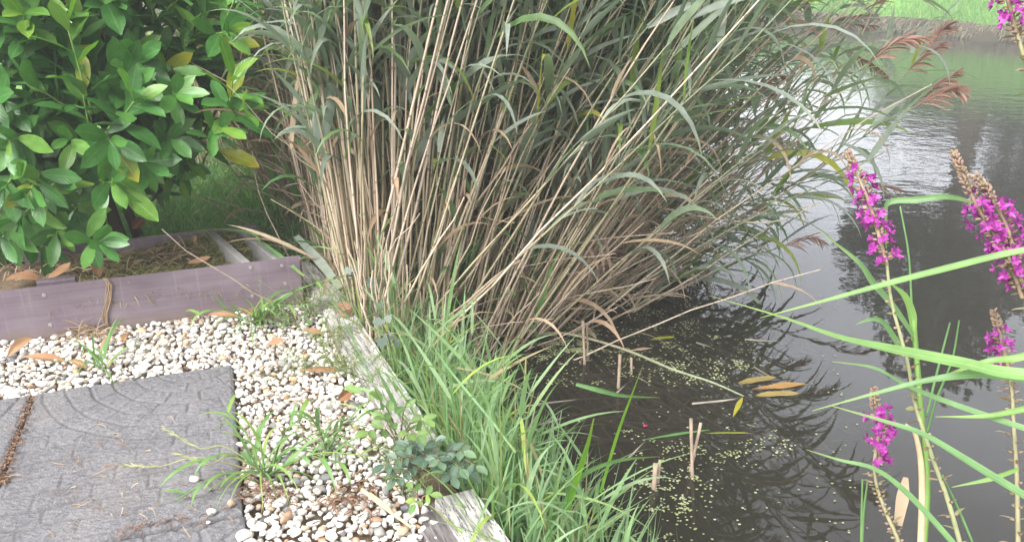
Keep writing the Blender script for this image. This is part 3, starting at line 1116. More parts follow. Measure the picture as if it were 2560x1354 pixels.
for px, py, t, dx, dy in ((540, 95, 2.55, 1.0, -0.12), (265, 430, 2.35, 1, -0.75), (300, 470, 2.35, 0.8, -0.7), (235, 460, 2.35, -1, -0.1), (270, 350, 2.3, 0.35, -0.5), (545, 375, 2.6, 0.9, -0.3)):
    broad_leaf(oldl if px in (540, 270, 545) else newl, P(px, py, t), Vector((dx, -0.1, dy)), Vector((0, -0.6, 1)), 0.14, 0.055, 0.2)
for k, s in enumerate(stems_mb): s.build('trunk', m_bark, laurel)
fol = MB(); fol.merge(leaves, 0); fol.merge(twigs, 1)
fol.build('foliage', [m_laurel, m_twig], laurel)
newl.build('young_leaves', m_laurel_new, laurel)
oldl.build('yellowing_leaves', m_laurel_old, laurel)

# ------------------------------------------------------------------ reed bed
def reed(base, az, lean, bend, height, r, nleaf, dead, plume=False, leaf_from=0.32, path=None, lw=1.0, young=False):
    """Returns stem, foliage and plume meshes of one reed."""
    st, lf, pm = MB(), MB(), MB()
    if path is None:
        n = 9
        az = Vector((az[0], az[1], 0)).normalized()
        p = Vector(base); pts = [p.copy()]
        for i in range(n):
            s = i / n
            ph = lean + bend * s ** 1.6
            d = az * math.sin(ph) + Vector((0, 0, math.cos(ph)))
            p = p + d * (height / n)
            pts.append(p.copy())
        pts = [q + jit(0.006) for q in pts]
    else:
        pts = path
        height = sum((pts[i + 1] - pts[i]).length for i in range(len(pts) - 1))
    n = len(pts) - 1
    tube(st, pts, [r * (1 - 0.6 * i / n) for i in range(n + 1)], 5, 0, False)
    a = R.uniform(0, 6.28)
    for k in range(nleaf):
        f = leaf_from + (1 - leaf_from) * (k + R.random() * 0.6) / nleaf
        i = min(n - 1, int(f * n))
        q = pts[i].lerp(pts[i + 1], f * n - i)
        d = (pts[i + 1] - pts[i]).normalized()
        x, y = frame_of(d)
        a += math.pi + R.uniform(-0.7, 0.7)
        out = x * math.cos(a) + y * math.sin(a)
        op = R.uniform(0.25, 0.8)
        dd = d * math.cos(op) + out * math.sin(op)
        L = R.uniform(0.17, 0.37) * (1.1 - 0.35 * abs(f - 0.65) * 2) * lw ** 0.4
        if dead: L *= R.uniform(0.5, 0.9)
        W = R.uniform(0.014, 0.030) * lw * (0.7 if dead else 1)
        nn = 8
        bp = blade_path(q, dd, L, nn, R.choice((0.5, 1.0, 1.6, 2.4, 3.4)) * (1.2 if dead else 1), R.uniform(-0.5, 0.5))
        ribbon(lf, bp, leaf_w(W, nn, 0.25, 0.5), Vector((0, 0, 1)) + out * 0.3 + jit(0.5), R.uniform(0.1, 0.35), 0, R.uniform(-0.9, 0.9))
    if plume:
        plume_mb(pm, pts[-1], (pts[-1] - pts[-2]).normalized(), R.uniform(0.16, 0.24))
    return st, lf, pm


def plume_mb(pm, p, d, L):
    side = rdir()
    ax = spline([p, p + d * L * 0.5, p + d * L * 0.85 + Vector((0, 0, -L * 0.15)) + side * 0.02], 8)
    tube(pm, ax, lerps([0.0022, 0.0008], 8), 4, 0, False)
    for k in range(46):
        f = (k / 46) ** 0.9
        i = min(6, int(f * 7))
        q = ax[i].lerp(ax[i + 1], f * 7 - i)
        t = (ax[i + 1] - ax[i]).normalized()
        x, y = frame_of(t)
        a = R.uniform(0, 6.28)
        o = x * math.cos(a) + y * math.sin(a)
        l = L * R.uniform(0.25, 0.5) * (1 - 0.55 * f)
        bp = blade_path(q, t + o * 0.45 + Vector((0, 0, -0.1)), l, 5, 1.1)
        ribbon(pm, bp, [0.0022, 0.0042, 0.0046, 0.004, 0.001], o.cross(t) + jit(0.3), 0.3)


CLASSES = {
    ('dead', 0): ('dry tan reed stem standing upright between the laurel and the reed bed middle', 'upright dry reed stems'),
    ('dead', 1): ('dry tan reed stem slanting to the right in the dense middle of the reed bed', 'slanting dry reed stems'),
    ('dead', 2): ('dry tan reed stem leaning far over the dark open water', 'leaning dry reed stems'),
    ('live', 0): ('grey green leafy reed standing upright beside the laurel bush', 'upright green reeds'),
    ('live', 1): ('grey green leafy reed slanting to the right in the middle of the reed bed', 'slanting green reeds'),
    ('live', 2): ('grey green leafy reed drooping low over the open water', 'drooping green reeds'),
}


def place_reed(kind, zone, base, parts_, label=None, group=None, dead_plume=False):
    st, lf, pm = parts_
    lab, grp = CLASSES[kind, zone]
    root = empty('reed', tuple(base), label or lab, 'reed', group or grp)
    st.build('stem', m_stem_dead if kind == 'dead' else m_stem_green, root)
    if lf.f: lf.build('foliage', m_leaf_dead if kind == 'dead' else m_reed_leaf, root)
    if pm.f: pm.build('plume', m_plume, root)
    return root


def smax(a): return 1.12 + 0.32 * max(0, a + 0.2)


pool = []
NREED = 3200
for k in range(NREED):
    a = -0.25 + 4.6 * R.random() ** 1.55
    if a < 0.05:
        s = smax(a) * R.random() ** 1.4
    else:
        s = -0.03 + (smax(a) + 0.03) * R.random() ** 1.5 if a < 1.0 or R.random() < .88 else R.uniform(-.3, 0)
    if s < 0 and a < 1.9: s = -s
    if s > .62 * smax(a) and R.random() < .45: s *= R.uniform(.3, .8)
    a += 0.37 * max(0, s) * max(0, 1 - a); q = min(1.1, max(0, s) / smax(a))
    base = shore(a, s)
    base.z = max(-0.62, ground_z(base.x, base.y)) if s < 0.5 else -0.5
    lean = math.radians(-8 + 60 * q ** 0.8 + R.gauss(0, R.choice((6, 10, 20))))
    if a < 0.8: lean = max(lean, math.radians(-5 + R.gauss(0, 2.5)))
    if a > 0.8: lean *= max(.45, 1 - .42 * (a - .8))
    if s < 0: lean = math.radians(R.gauss(-6, 5))
    az = Vector((1, R.uniform(-0.5, 0.6), 0))
    dead = R.random() < ((0.50 if a < 1.3 else 0.32) + 0.5 * max(0, q - .3))
    bend = math.radians(R.uniform(-8, 14) + 5 * q)
    h = R.uniform(1.6, 2.7) if not dead else R.choice((R.uniform(0.5, 1.2), R.uniform(1.2, 2.1), R.uniform(1.2, 2.1)))
    lean = min(lean, math.radians(58))
    if lean > math.radians(50): h = min(h, 1.25)
    if q > 0.6: h *= 1.15 - 0.5 * q
    pool.append((base, az, lean, bend, h, R.uniform(0.0028, 0.0056), 0 if dead and R.random() < 0.5 else (R.randrange(2, 4) if dead else (R.randrange(14, 20) if q < .45 else R.randrange(7, 11))), dead, q, a))
# upright green ones standing behind in the water
for k in range(70):
    a = R.uniform(.7, 2.6); s = smax(a) * R.uniform(.6, 1.12)
    base = shore(a, s); base.z = -.5
    pool.append((base, Vector((1, R.uniform(-.4, .4), 0)), math.radians(R.gauss(24, 9)), math.radians(R.uniform(-4, 16)), R.uniform(1.6, 2.4), R.uniform(.003, .005), R.randrange(8, 13), False, .7, a))
# bent and broken ones drooping low over the water at the open side
for k in range(210):
    a = R.uniform(.0, 1.3); s = smax(a) * R.uniform(.45, .95)
    a += .34 * s * max(0, 1 - a)
    base = shore(a, s); base.z = -.42
    gr = R.random() < .3
    pool.append((base, Vector((1, R.uniform(-.35, .7), 0)), math.radians(R.uniform(28, 66)), math.radians(R.uniform(-12, 45)), R.uniform(.6, 1.5), R.uniform(.0022, .0042), R.randrange(5, 9) if gr else R.choice((0, 0, 2)), not gr, .66, a))
# the tallest, leaning out high over the open water
for k in range(300):
    a = R.uniform(.2, 2.4); s = smax(a) * R.uniform(.15, .75)
    a += .3 * s * max(0, 1 - a)
    base = shore(a, s); base.z = -.5
    pool.append((base, Vector((1, R.uniform(-.5, .25), 0)), math.radians(R.gauss(20, 5)), math.radians(R.uniform(8, 40)), R.uniform(2.3, 3.1), R.uniform(.0035, .0055), R.randrange(12, 17), False, .75, a + .01))
# bits and broken lengths tangled among the standing stems
for k in range(1100):
    a = R.uniform(-0.1, 1.6); s = R.uniform(0.0, 0.95) * smax(a)
    a += 0.40 * s * max(0, 1 - a)
    base = shore(a, s); base.z = R.uniform(-0.3, 0.35)
    pool.append((base, Vector((R.choice((1, 1, -1)), R.uniform(-1, 1), 0)), math.radians(R.uniform(8, 75)), math.radians(R.uniform(-20, 35)), R.uniform(0.2, 0.75), R.uniform(0.0018, 0.0042), R.choice((0, 0, 1, 2)), True, max(0, s) / smax(a), a + 1.2))
# broken stubble along the timbers
for k in range(230):
    a = R.uniform(-0.42, 0.3)
    s = abs(R.gauss(0.03, 0.13))
    base = shore(a, s)
    base.z = ground_z(base.x, base.y)
    pool.append((base, Vector((R.uniform(-1, 1), R.uniform(-1, 1), 0)), R.uniform(0, 0.2), 0.05, R.uniform(0.10, 0.42), R.uniform(0.0036, 0.0058), 0, True, 0.1, a))
# fallen ones lying across the middle
for k in range(260):
    a = R.uniform(0.0, 1.5); s = R.uniform(0.15, 0.85) * smax(a); a += .4 * s * max(0, 1 - a)
    base = shore(a, s); base.z = -0.32
    pool.append((base, Vector((R.choice((1, 1, 1, -1)), R.uniform(-0.25, 0.9), 0)), math.radians(R.uniform(40, 80)), math.radians(R.uniform(-5, 12)), R.uniform(0.4, 1.1), R.uniform(0.003, 0.005), 0 if R.random() < 0.7 else 2, True, 0.7, a))


def cam_rank(e):
    a, b, t = pix(e[0] + Vector((0.15 * e[8], 0, 0.5)))
    return t if -100 < a < 2600 and -150 < b < 1400 else t + 50


def thin_out(e):
    """The stand is open at its water side, where the pond shows between the stems."""
    az = e[1].normalized()
    for f in (.25, .4, .55, .7):
        ph = e[2] + e[3] * f * .5
        a, b, t = pix(e[0] + (az * math.sin(ph) + Vector((0, 0, math.cos(ph)))) * (e[4] * f))
        if 1640 + (500 - b) * .55 < a < 2250 and 130 < b < 640: return R.random() < (.60 if not e[7] else .35)
    return False


pool = [e for e in pool if e[8] == .66 or not thin_out(e)]
pool.sort(key=cam_rank)
bed = [MB(), MB(), MB(), MB(), MB()]
for k in range(2600):      # the mat of fallen leaves and rotted stems at the foot of the bed
    a = R.uniform(-.3, 1.9); s = smax(a) * R.random() ** .9
    a += .36 * s * max(0, 1 - a)
    b = shore(a, s, WATER + abs(R.gauss(0, .09)))
    dd = Vector((R.uniform(-1, 1), R.uniform(-1, 1), R.uniform(-.25, .5)))
    bp = blade_path(b, dd, R.uniform(.06, .24), 6, R.uniform(0, 2.5), R.uniform(-.8, .8))
    ribbon(bed[2], bp, leaf_w(R.uniform(.006, .016), 6), rdir(), .3, 0, R.uniform(-1, 1))
for k, (base, az, lean, bend, h, r, nl, dead, q, a) in enumerate(pool):
    pr = reed(base, az, lean, bend, h, r, nl, dead, (not dead) and R.random() < 0.3, (R.uniform(.27, .42) + .22 * min(.6, q) if a < 1.2 else R.uniform(.30, .42)) + 0.22 * max(0, q - .4))
    zone = 0 if q < 0.15 else (1 if q < 0.62 else 2)
    if k < 262:
        place_reed('dead' if dead else 'live', zone, base, pr)
    else:
        bed[0 if dead else 1].merge(pr[0]); bed[2 if dead else 3].merge(pr[1]); bed[4].merge(pr[2])
bb_ = MB()
for i in range(5): bb_.merge(bed[i], i)
tag(bb_.build('reed_bed', [m_stem_dead, m_stem_green, m_leaf_dead, m_reed_leaf, m_plume]), 'dense bed of grey green reeds and dry tan stems at the pond edge', 'reed bed', kind='stuff')

# the reeds one recognises at the right of the bed: (kind, label, thickness, leaves, plume, (px, py, depth) ...)
SPECIAL = [
    ('live', 'longest green reed over the water, reddish plume held high', 0.0042, 9, True, ((1420, 770, 3.05), (1750, 595, 2.95), (2000, 450, 2.85), (2135, 335, 2.8), (2225, 228, 2.75), (2300, 140, 2.72))),
    ('live', 'green reed arching right over the water with a dense drooping dark red plume', 0.0042, 9, True, ((1560, 760, 3.1), (1850, 560, 2.85), (2080, 400, 2.75), (2215, 300, 2.7), (2318, 232, 2.66))),
    ('live', 'grey green reed with two feathery brown plumes in front of the far bank', 0.0040, 5, True, ((1500, 620, 4.2), (1600, 380, 4.0), (1800, 170, 3.9), (2000, 85, 3.8), (2076, 60, 3.75))),
    ('dead', 'thick pale dry reed rising steeply across the open water to the top of the photo', 0.0062, 0, False, ((1560, 800, 3.0), (1700, 620, 3.0), (1940, 400, 3.0), (2090, 215, 3.0), (2185, 20, 3.0))),
    ('dead', 'pale dry reed running beside the thick steep one over the bright water', 0.0045, 1, False, ((1600, 760, 3.1), (1760, 580, 3.1), (1960, 385, 3.05), (2080, 260, 3.0), (2150, 120, 3.0))),
    ('dead', 'bright straw coloured reed bent down steeply with its foot in the dark water', 0.0062, 0, False, ((1612, 782, 2.75), (1640, 690, 2.78), (1690, 570, 2.8), (1762, 425, 2.85))),
    ('dead', 'straw coloured reed standing in the dark water right of the bright steep one', 0.0052, 0, False, ((1717, 733, 2.95), (1745, 640, 2.95), (1778, 545, 2.95), (1850, 380, 3.0))),
    ('dead', 'thin straight dry reed with its foot in the water left of the duckweed', 0.0042, 0, False, ((1478, 830, 2.6), (1500, 700, 2.65), (1545, 490, 2.7), (1590, 330, 2.8))),
    ('dead', 'dry reed lying nearly level across the leaning stems above the water', 0.0050, 0, False, ((1260, 672, 2.9), (1360, 630, 2.85), (1500, 598, 2.8), (1692, 581, 2.75))),
    ('dead', 'long dry reed sagging in a shallow curve in front of the bright water', 0.0050, 1, False, ((1423, 505, 3.1), (1632, 516, 3.05), (1765, 543, 3.0), (1931, 556, 2.95), (2050, 505, 2.9))),
    ('dead', 'dry reed fallen flat from the stubble toward the duckweed', 0.0045, 0, False, ((1300, 652, 2.6), (1240, 690, 2.5), (1160, 760, 2.4), (1085, 812, 2.35))),
    ('live', 'green reed running straight up to the right just above the shaded water', 0.0040, 7, False, ((1440, 800, 2.8), (1640, 660, 2.75), (1800, 570, 2.75), (2000, 450, 2.7), (2105, 385, 2.65))),
    ('live', 'leafy green reed hanging long leaves to the water at the right bed edge', 0.0042, 12, False, ((1700, 640, 3.2), (1850, 420, 3.1), (1960, 260, 3.0), (2060, 190, 2.95), (2170, 180, 2.9))),
    ('live', 'pale leafy reed drooping its tip right of the bright water', 0.0042, 11, True, ((1640, 620, 3.5), (1760, 340, 3.4), (1900, 160, 3.3), (2060, 110, 3.25), (2140, 140, 3.2))),
    ('live', 'tall yellowing green reed at the top right of the bed', 0.0042, 11, False, ((1650, 560, 3.6), (1740, 250, 3.5), (1840, 60, 3.4), (1960, -60, 3.3))),
    ('live', 'broad leaved reed bending toward the loosestrife from the reed bed edge', 0.0044, 10, False, ((1600, 720, 3.0), (1780, 560, 2.8), (1960, 470, 2.6), (2110, 440, 2.5))),
    ('live', 'green reed with yellow striped leaves hanging over the bright water', 0.0042, 10, False, ((1580, 640, 3.6), (1700, 400, 3.5), (1850, 250, 3.4), (1980, 250, 3.3))),
]
for kind, lab, r, nl, plm, path in SPECIAL:
    if not any(w_ in lab for w_ in ('lying', 'sagging', 'fallen')):       # stand its foot in the water
        dt = pix(G(path[0][0], path[0][1], WATER - .03))[2] - path[0][2]
        path = tuple((x_, y_, t_ + dt) for x_, y_, t_ in path)
    pts = spline([P(*q) for q in path], 12)
    pr = reed(pts[0], None, 0, 0, 0, r, nl, kind == 'dead', plm, 0.42, pts, 0.78)
    if plm:
        plume_mb(pr[2], pts[-2], (pts[-1] - pts[-3]).normalized() + Vector((0.2, 0, -0.15)), 0.2)
    place_reed(kind, 2, pts[0], pr, lab, 'single reeds over the open water')

# hanging withered leaves
w = MB()
for k in range(22):
    q = P(1490 + R.uniform(-25, 25), 605 + R.uniform(-15, 15), 2.85 + R.uniform(-.03, .03))
    L = R.uniform(0.08, 0.17)
    ribbon(w, blade_path(q, Vector((R.uniform(-.5, .5), R.uniform(-.3, .1), -0.6)), L, 7, 2.0), leaf_w(R.uniform(0.012, 0.02), 7), jit(1), 0.3, 0, R.uniform(-1, 1))
q = P(1490, 605, 2.85)
m_wither = simple_mat('withered_leaf', [(0, (0.36, 0.25, 0.19)), (1, (0.47, 0.36, 0.28))], 0.8, 0.1, 30, 0.2, 0.002, (1, 1, 0.3), 0.4, 0.2)
tag(w.build('withered_leaves', m_wither, loc=tuple(q)), 'bunch of withered pinkish tan leaves hanging above the dark water', 'dead leaves')

# ------------------------------------------------------------------ young reeds and grass along the shore
def young_reed(px, py, z, tip, nl, L, W, label, group='young bright green reeds', lean=0.15):
    b = G(px, py, z)
    t = pix(b)[2]
    e = P(tip[0], tip[1], t * 0.93)
    pts = spline([b, b.lerp(e, 0.5) + jit(0.01), e], 9)
    st, lf = MB(), MB()
    tube(st, pts, lerps([0.004, 0.0016], 9), 5)
    a = R.uniform(0, 6.28)
    for k in range(nl):
        f = 0.12 + 0.86 * k / max(1, nl - 1)
        i = min(7, int(f * 8)); q = pts[i].lerp(pts[i + 1], min(1, f * 8 - i))
        d = (pts[i + 1] - pts[i]).normalized(); x, y = frame_of(d)
        a += math.pi + R.uniform(-0.6, 0.6)
        out = x * math.cos(a) + y * math.sin(a)
        op = R.uniform(0.2, 0.6)
        bp = blade_path(q, d * math.cos(op) + out * math.sin(op), L * R.uniform(0.7, 1.15), 8, R.choice((0.3, 0.8, 1.5, 2.4)), R.uniform(-.4, .4))
        ribbon(lf, bp, leaf_w(W * R.uniform(0.8, 1.2), 8, 0.25, 0.5), Vector((0, 0, 1)) + jit(0.6), 0.25, 0, R.uniform(-.8, .8))
    root = empty('young_reed', tuple(b), label, 'reed', group)
    st.build('stem', m_young_reed, root); lf.build('foliage', m_young_reed, root)


YR = [
    (1100, 640, -0.25, (1075, 225), 9, 0.30, 0.022, 'bright green young reed fanning its leaves in the upper middle of the reed bed'),
    (860, 760, -0.1, (845, 300), 11, 0.27, 0.020, 'bright green reed standing close beside the planter corner'),
    (960, 830, -0.2, (1010, 480), 8, 0.26, 0.020, 'young green reed rising between the stubble and the leaning stems'),
    (1230, 850, -0.25, (1210, 560), 8, 0.25, 0.018, 'slim green reed with a bright yellow tip in front of the tan stems'),
    (1140, 870, -0.25, (1090, 640), 8, 0.26, 0.018, 'young green reed above the middle of the shore grass'),
    (1340, 870, -0.28, (1330, 610), 7, 0.28, 0.018, 'young green reed at the duckweed end of the shore grass'),
    (880, 740, -0.1, (900, 600), 7, 0.30, 0.022, 'blue green reed leaf fan beside the timber and the planter corner'),
    (1040, 800, -0.2, (1060, 560), 8, 0.24, 0.018, 'young green reed left of the slim yellow tipped one'),
    (730, 620, 0.0, (770, 330), 10, 0.27, 0.024, 'grey green reed spreading flat leaves above the planter side board'),
    (700, 600, 0.0, (680, 250), 9, 0.27, 0.022, 'grey green reed leaning behind the yellowing laurel leaves'),
]
for y in YR: young_reed(*y)
for k in range(46):
    a = R.uniform(-.22, .35); s = R.uniform(.0, .95)
    a += .36 * s - .05
    b0 = shore(a, s, WATER); px, py, t = pix(b0)
    hgt = R.uniform(.35, .85)
    lean = R.uniform(-.12, .2) + .45 * s
    e0 = pix(b0 + Vector((lean * hgt, -.05, hgt)))
    young_reed(px, py, WATER, (e0[0], e0[1]), R.randrange(5, 9), R.uniform(.18, .30), R.uniform(.012, .022),
               'thin green young reed in front of the tan stems of the reed bed', 'thin young reeds in front of the tan stems')

gb = MB()
def shore_blade(b, h, w, lean, dead=False, mb=gb):
    az = R.uniform(0, 6.28)
    d = Vector((math.cos(az) * math.sin(lean), math.sin(az) * math.sin(lean), math.cos(lean)))
    bp = blade_path(b, d, h, 8, R.choice((0.2, 0.6, 1.0, 1.6, 2.4)), R.uniform(-.3, .3))
    ribbon(mb, bp, leaf_w(w, 8, 0.3, 0.6), Vector((math.cos(az + 1), math.sin(az + 1), 0.4)), 0.2, 0, R.uniform(-0.8, 0.8))


for k in range(3400):
    a = R.uniform(-1.42, 0.0)
    lim = 0.27 if a < -.5 else .34
    s = R.uniform(0.0, 1.0) ** 0.9 * lim
    if noise.noise(Vector((a * 3.5, s * 5, 3))) + 0.45 < R.random() * 0.7: continue
    b = shore(a, s); b.z = max(ground_z(b.x, b.y), -0.36)
    shore_blade(b, R.uniform(0.12, 0.36) * (1 - 0.25 * s), R.uniform(0.0035, 0.0085), abs(R.gauss(0.06, 0.27)))
def shoot_blades(b, h):
    d = (Vector((R.gauss(0, .25), R.gauss(0, .25), 1))).normalized()
    pts = [b + d * (h * i / 7) for i in range(8)]
    tube(gb, pts, lerps([.0028, .0012], 8), 4, 0, False)
    x, y = frame_of(d); a0 = R.uniform(0, 6.28)
    for k in range(6):
        q = pts[2 + (k * 5) // 6]; a0 += math.pi + R.uniform(-.6, .6)
        o = x * math.cos(a0) + y * math.sin(a0); op = R.uniform(.35, .95)
        bp = blade_path(q, d * math.cos(op) + o * math.sin(op), R.uniform(.12, .26), 8, R.choice((.3, .7, 1.2, 2.2)))
        ribbon(gb, bp, leaf_w(R.uniform(.006, .012), 8, .25, .5), Vector((0, 0, 1)) + jit(.5), .2, 0, R.uniform(-.6, .6))


for k in range(110):
    a = R.uniform(-1.4, 0.15); s = R.uniform(.03, .26)
    b = shore(a, s); b.z = max(ground_z(b.x, b.y), -.36)
    shoot_blades(b, R.uniform(.18, .40))
for k in range(260):     # fringe among the reed stubble
    a = R.uniform(-0.15, 0.45); s = R.uniform(0.05, 0.7)
    b = shore(a, s); b.z = ground_z(b.x, b.y)
    shore_blade(b, R.uniform(0.2, 0.4), R.uniform(0.006, 0.012), abs(R.gauss(0.15, 0.2)))
for k in range(160):     # thin outer blades in the water
    a = R.uniform(-1.45, -0.3); s = R.uniform(0.24, 0.38)
    b = shore(a, s); b.z = -0.36
    shore_blade(b, R.uniform(0.15, 0.33), R.uniform(0.004, 0.008), abs(R.gauss(0.25, 0.2)))
tag(gb.build('shore_grass', m_shore_grass), 'bright green grass thicket between the timbers and the pond', 'grass', kind='stuff')

# separate bold blades
def leaf_from_pixels(mb, path, widths, n=14, ref=Vector((0, -0.6, 1)), fold=0.2, roll=0.0):
    pts = spline([P(*q) for q in path], n)
    ribbon(mb, pts, lerps(widths, n), ref, fold, 0, roll)
    return pts


m_bold = leaf_mat('bold_blade', [(0, (0.22, 0.46, 0.05)), (1, (0.26, 0.50, 0.06))], 0.4, 0.4, 0.4, (0.34, 0.55, 0.14), (0.45, 0.40, 0.12), None, (1.1, 1.2, 0.4), 0.0, 0.7)
for lab, path, wd in (
        ('broad yellow green grass blade standing upright at the bottom of the shore grass', ((1415, 1275, 1.72), (1440, 1190, 1.70), (1465, 1110, 1.69), (1483, 1045, 1.68)), [0.016, 0.028, 0.026, 0.012]),
        ('slender green blade leaning right over the water beside the broad one', ((1500, 1230, 1.8), (1540, 1090, 1.79), (1580, 980, 1.78), (1608, 910, 1.77)), [0.010, 0.014, 0.012, 0.002]),
        ('arching green blade bending right near the bottom of the shore grass', ((1400, 1270, 1.7), (1450, 1190, 1.72), (1540, 1150, 1.75), (1645, 1140, 1.8)), [0.012, 0.018, 0.014, 0.002]),
        ('long green blade crossing the shore grass diagonally', ((1060, 830, 1.9), (1120, 920, 1.82), (1220, 1040, 1.76), (1290, 1130, 1.72)), [0.001, 0.006, 0.008, 0.006]),
        ('pale green blade lying level across the water right of the shore grass', ((1440, 960, 2.0), (1500, 975, 2.0), (1560, 988, 2.02), (1650, 993, 2.05)), [0.010, 0.016, 0.012, 0.002])):
    b = MB(); pts = leaf_from_pixels(b, path, [q * .8 for q in wd], 16, Vector((0.5, -0.8, 0.3)), .35, .7)
    tag(b.build('bold_grass', m_bold if 'broad' in lab else m_near_leaf, loc=tuple(pts[0])), lab, 'grass blade', 'bold blades in the shore grass')

# low grass behind and inside the planter
m_lawn = leaf_mat('shaded_lawn', [(0, (0.16, 0.33, 0.12)), (0.6, (0.21, 0.38, 0.14)), (1, (0.29, 0.40, 0.17))], 0.5, 0.3, 0.3)
lb = MB()
for k in range(9000):
    x, y = R.uniform(-3.0, -0.75), R.uniform(2.7, 5.0)
    q = Vector((x, y, 0))
    if (q - K2).dot(bbn) < 0.03 and (q - K1).dot(SDn) > -0.02: continue
    if (q - A0).dot(SN) > 0.05 or (q - E0).dot(BN) < 0.05: continue
    az = R.uniform(0, 6.28); l = R.uniform(0.2, 0.9)
    bp = blade_path(q + Vector((0, 0, -0.03)), Vector((math.cos(az) * l, math.sin(az) * l, 1)), R.uniform(0.07, 0.19), 5, R.uniform(0.5, 2.5))
    ribbon(lb, bp, [0.005, 0.006, 0.005, 0.003, 0.0006], rdir(), 0.1)
tag(lb.build('lawn_grass', m_lawn), 'shaded green lawn grass behind the planter', 'grass', kind='stuff')
m_moss = leaf_mat('dry_moss_grass', [(0, (0.21, 0.23, 0.08)), (0.5, (0.29, 0.29, 0.12)), (1, (0.40, 0.34, 0.19))], 0.7, 0.2, 0.2)
lb = MB()
for k in range(6500):
    q = E0 + BD * R.uniform(0.15, BL.length - 0.15) + BN * R.uniform(0.03, PD - .02)
    d = q - Vector((LB.x, LB.y, 0))
    if noise.noise(q * 3.1) < -0.4 + 0.5 * max(0, 0.25 - (q - E0).dot(BD)): continue
    z = 0.077 + 0.03 * noise.noise(Vector((q.x * 5, q.y * 5, 0))) + 0.03 * math.sin(max(0, (q - E0).dot(BN) - .024) / 1.35 * 2)
    az = R.uniform(0, 6.28); l = R.uniform(0.4, 2.2)
    bp = blade_path(Vector((q.x, q.y, z - 0.01)), Vector((math.cos(az) * l, math.sin(az) * l, 0.8)), R.uniform(0.03, 0.09), 5, R.uniform(1, 3))
    ribbon(lb, bp, [0.003, 0.004, 0.003, 0.002, 0.0005], rdir(), 0.1)
tag(lb.build('dry_grass', m_moss), 'olive dry moss and grass on the planter soil', 'dry grass', kind='stuff')

# ------------------------------------------------------------------ fallen leaves, straw, twigs
def fallen(px, py, z, L, W, ang, label, mat=None, tilt=0.1, curl=1.2, name='fallen_leaf'):
    b = MB()
    L *= .8
    q = G(px, py, z)
    d = Vector((math.cos(ang), math.sin(ang), tilt))
    broad_leaf(b, q - d.normalized() * L * 0.5, d, Vector((0, -0.5, 1)) + jit(0.5), L, W * .75, R.uniform(-.6, 1.2), fold=R.uniform(.5, 1.1), cup=R.uniform(-0.2, 0.5))
    tag(b.build(name, mat or m_dead_leaf, loc=tuple(q)), label, 'dead leaf', 'brown fallen leaves')


FL = [(45, 862, .03, .10, .035, .9, 'pale brown curled leaf propped against the left end of the planter board', .7),
      (110, 888, .02, .15, .03, .1, 'long rust brown leaf lying on pebbles near the left edge', .05),
      (265, 858, .03, .06, .035, 1.2, 'tan curled leaf leaning on pebbles below the dry vine', .6),
      (318, 842, .025, .05, .03, 1.5, 'small dark rust leaf on pebbles right of the tan curled leaf', .5),
      (560, 783, .02, .12, .025, .1, 'red brown leaf flat against the foot of the planter board', .05),
      (640, 776, .03, .13, .035, .15, 'largest red brown leaf beside the grass at the planter board foot', .1),
      (690, 857, .02, .07, .03, .3, 'rust leaf on the pebbles below the planter board corner', .1),
      (780, 825, .02, .08, .03, .1, 'orange brown leaf on pebbles beside the feathery weeds', .05),
      (195, 905, .02, .07, .025, -.4, 'narrow rust leaf on pebbles above the tile joint', .05),
      (800, 920, .02, .14, .022, .15, 'long tan leaf among the pebbles beside the timber', .05),
      (862, 990, .025, .05, .035, .6, 'terracotta brown curled leaf at the pebble edge beside the timber', .3),
      (500, 655, .12, .10, .03, .1, 'brown leaf on the dry grass inside the planter', .05),
      (640, 672, .12, .09, .03, 2.6, 'brown leaf behind the planter board near its right end', .1),
      (245, 675, .13, .08, .045, 2.0, 'tan curled leaf inside the planter below the laurel', .5),
      (60, 690, .12, .12, .05, .4, 'dark brown leaf inside the planter at the left edge', .1),
      (150, 680, .12, .11, .04, 1.0, 'dull brown leaf under the lowest laurel branch', .2),
      (345, 560, .14, .07, .05, .9, 'orange brown leaf caught beside the laurel trunk', .5),
      (490, 600, .15, .05, .02, 1.9, 'pale pointed leaf standing in the dry grass of the planter', .9)]
for px, py, z, L, W, an, lab, ti in FL: fallen(px, py, z, L, W, an, lab, None, ti)

m_litter = simple_mat('dry_litter', [(0, (0.25, 0.15, 0.09)), (0.5, (0.40, 0.30, 0.20)), (1, (0.48, 0.38, 0.28))], 0.85, 0.1, 30, 0.1, 0.002, (1, 1, 1), 0.4, 0.1)
m_straw = simple_mat('straw', [(0, (0.52, 0.42, 0.26)), (1, (0.62, 0.52, 0.36))], 0.6, 0.3, 40, 0.2)
def stick(name, path, r, mat, label, cat, group=None, sides=6):
    b = MB()
    pts = spline([Vector(p) for p in path], max(6, 4 * len(path)))
    tube(b, pts, lerps(list(r), len(pts)), sides)
    return tag(b.build(name, mat, loc=tuple(pts[len(pts) // 2])), label, cat, group)


stick('straw_stalk', [G(905, 1222, .035), G(965, 1270, .03), G(1030, 1318, .02)], (.0045, .004, .0028), m_straw, 'pale split straw stalk lying on the pebbles beside the dark timber lump', 'straw')
stick('straw_stalk', [G(925, 1232, .04), G(965, 1262, .045), G(985, 1282, .03)], (.003, .003, .0014), m_straw, 'shorter straw splinter along the pale split stalk', 'straw')
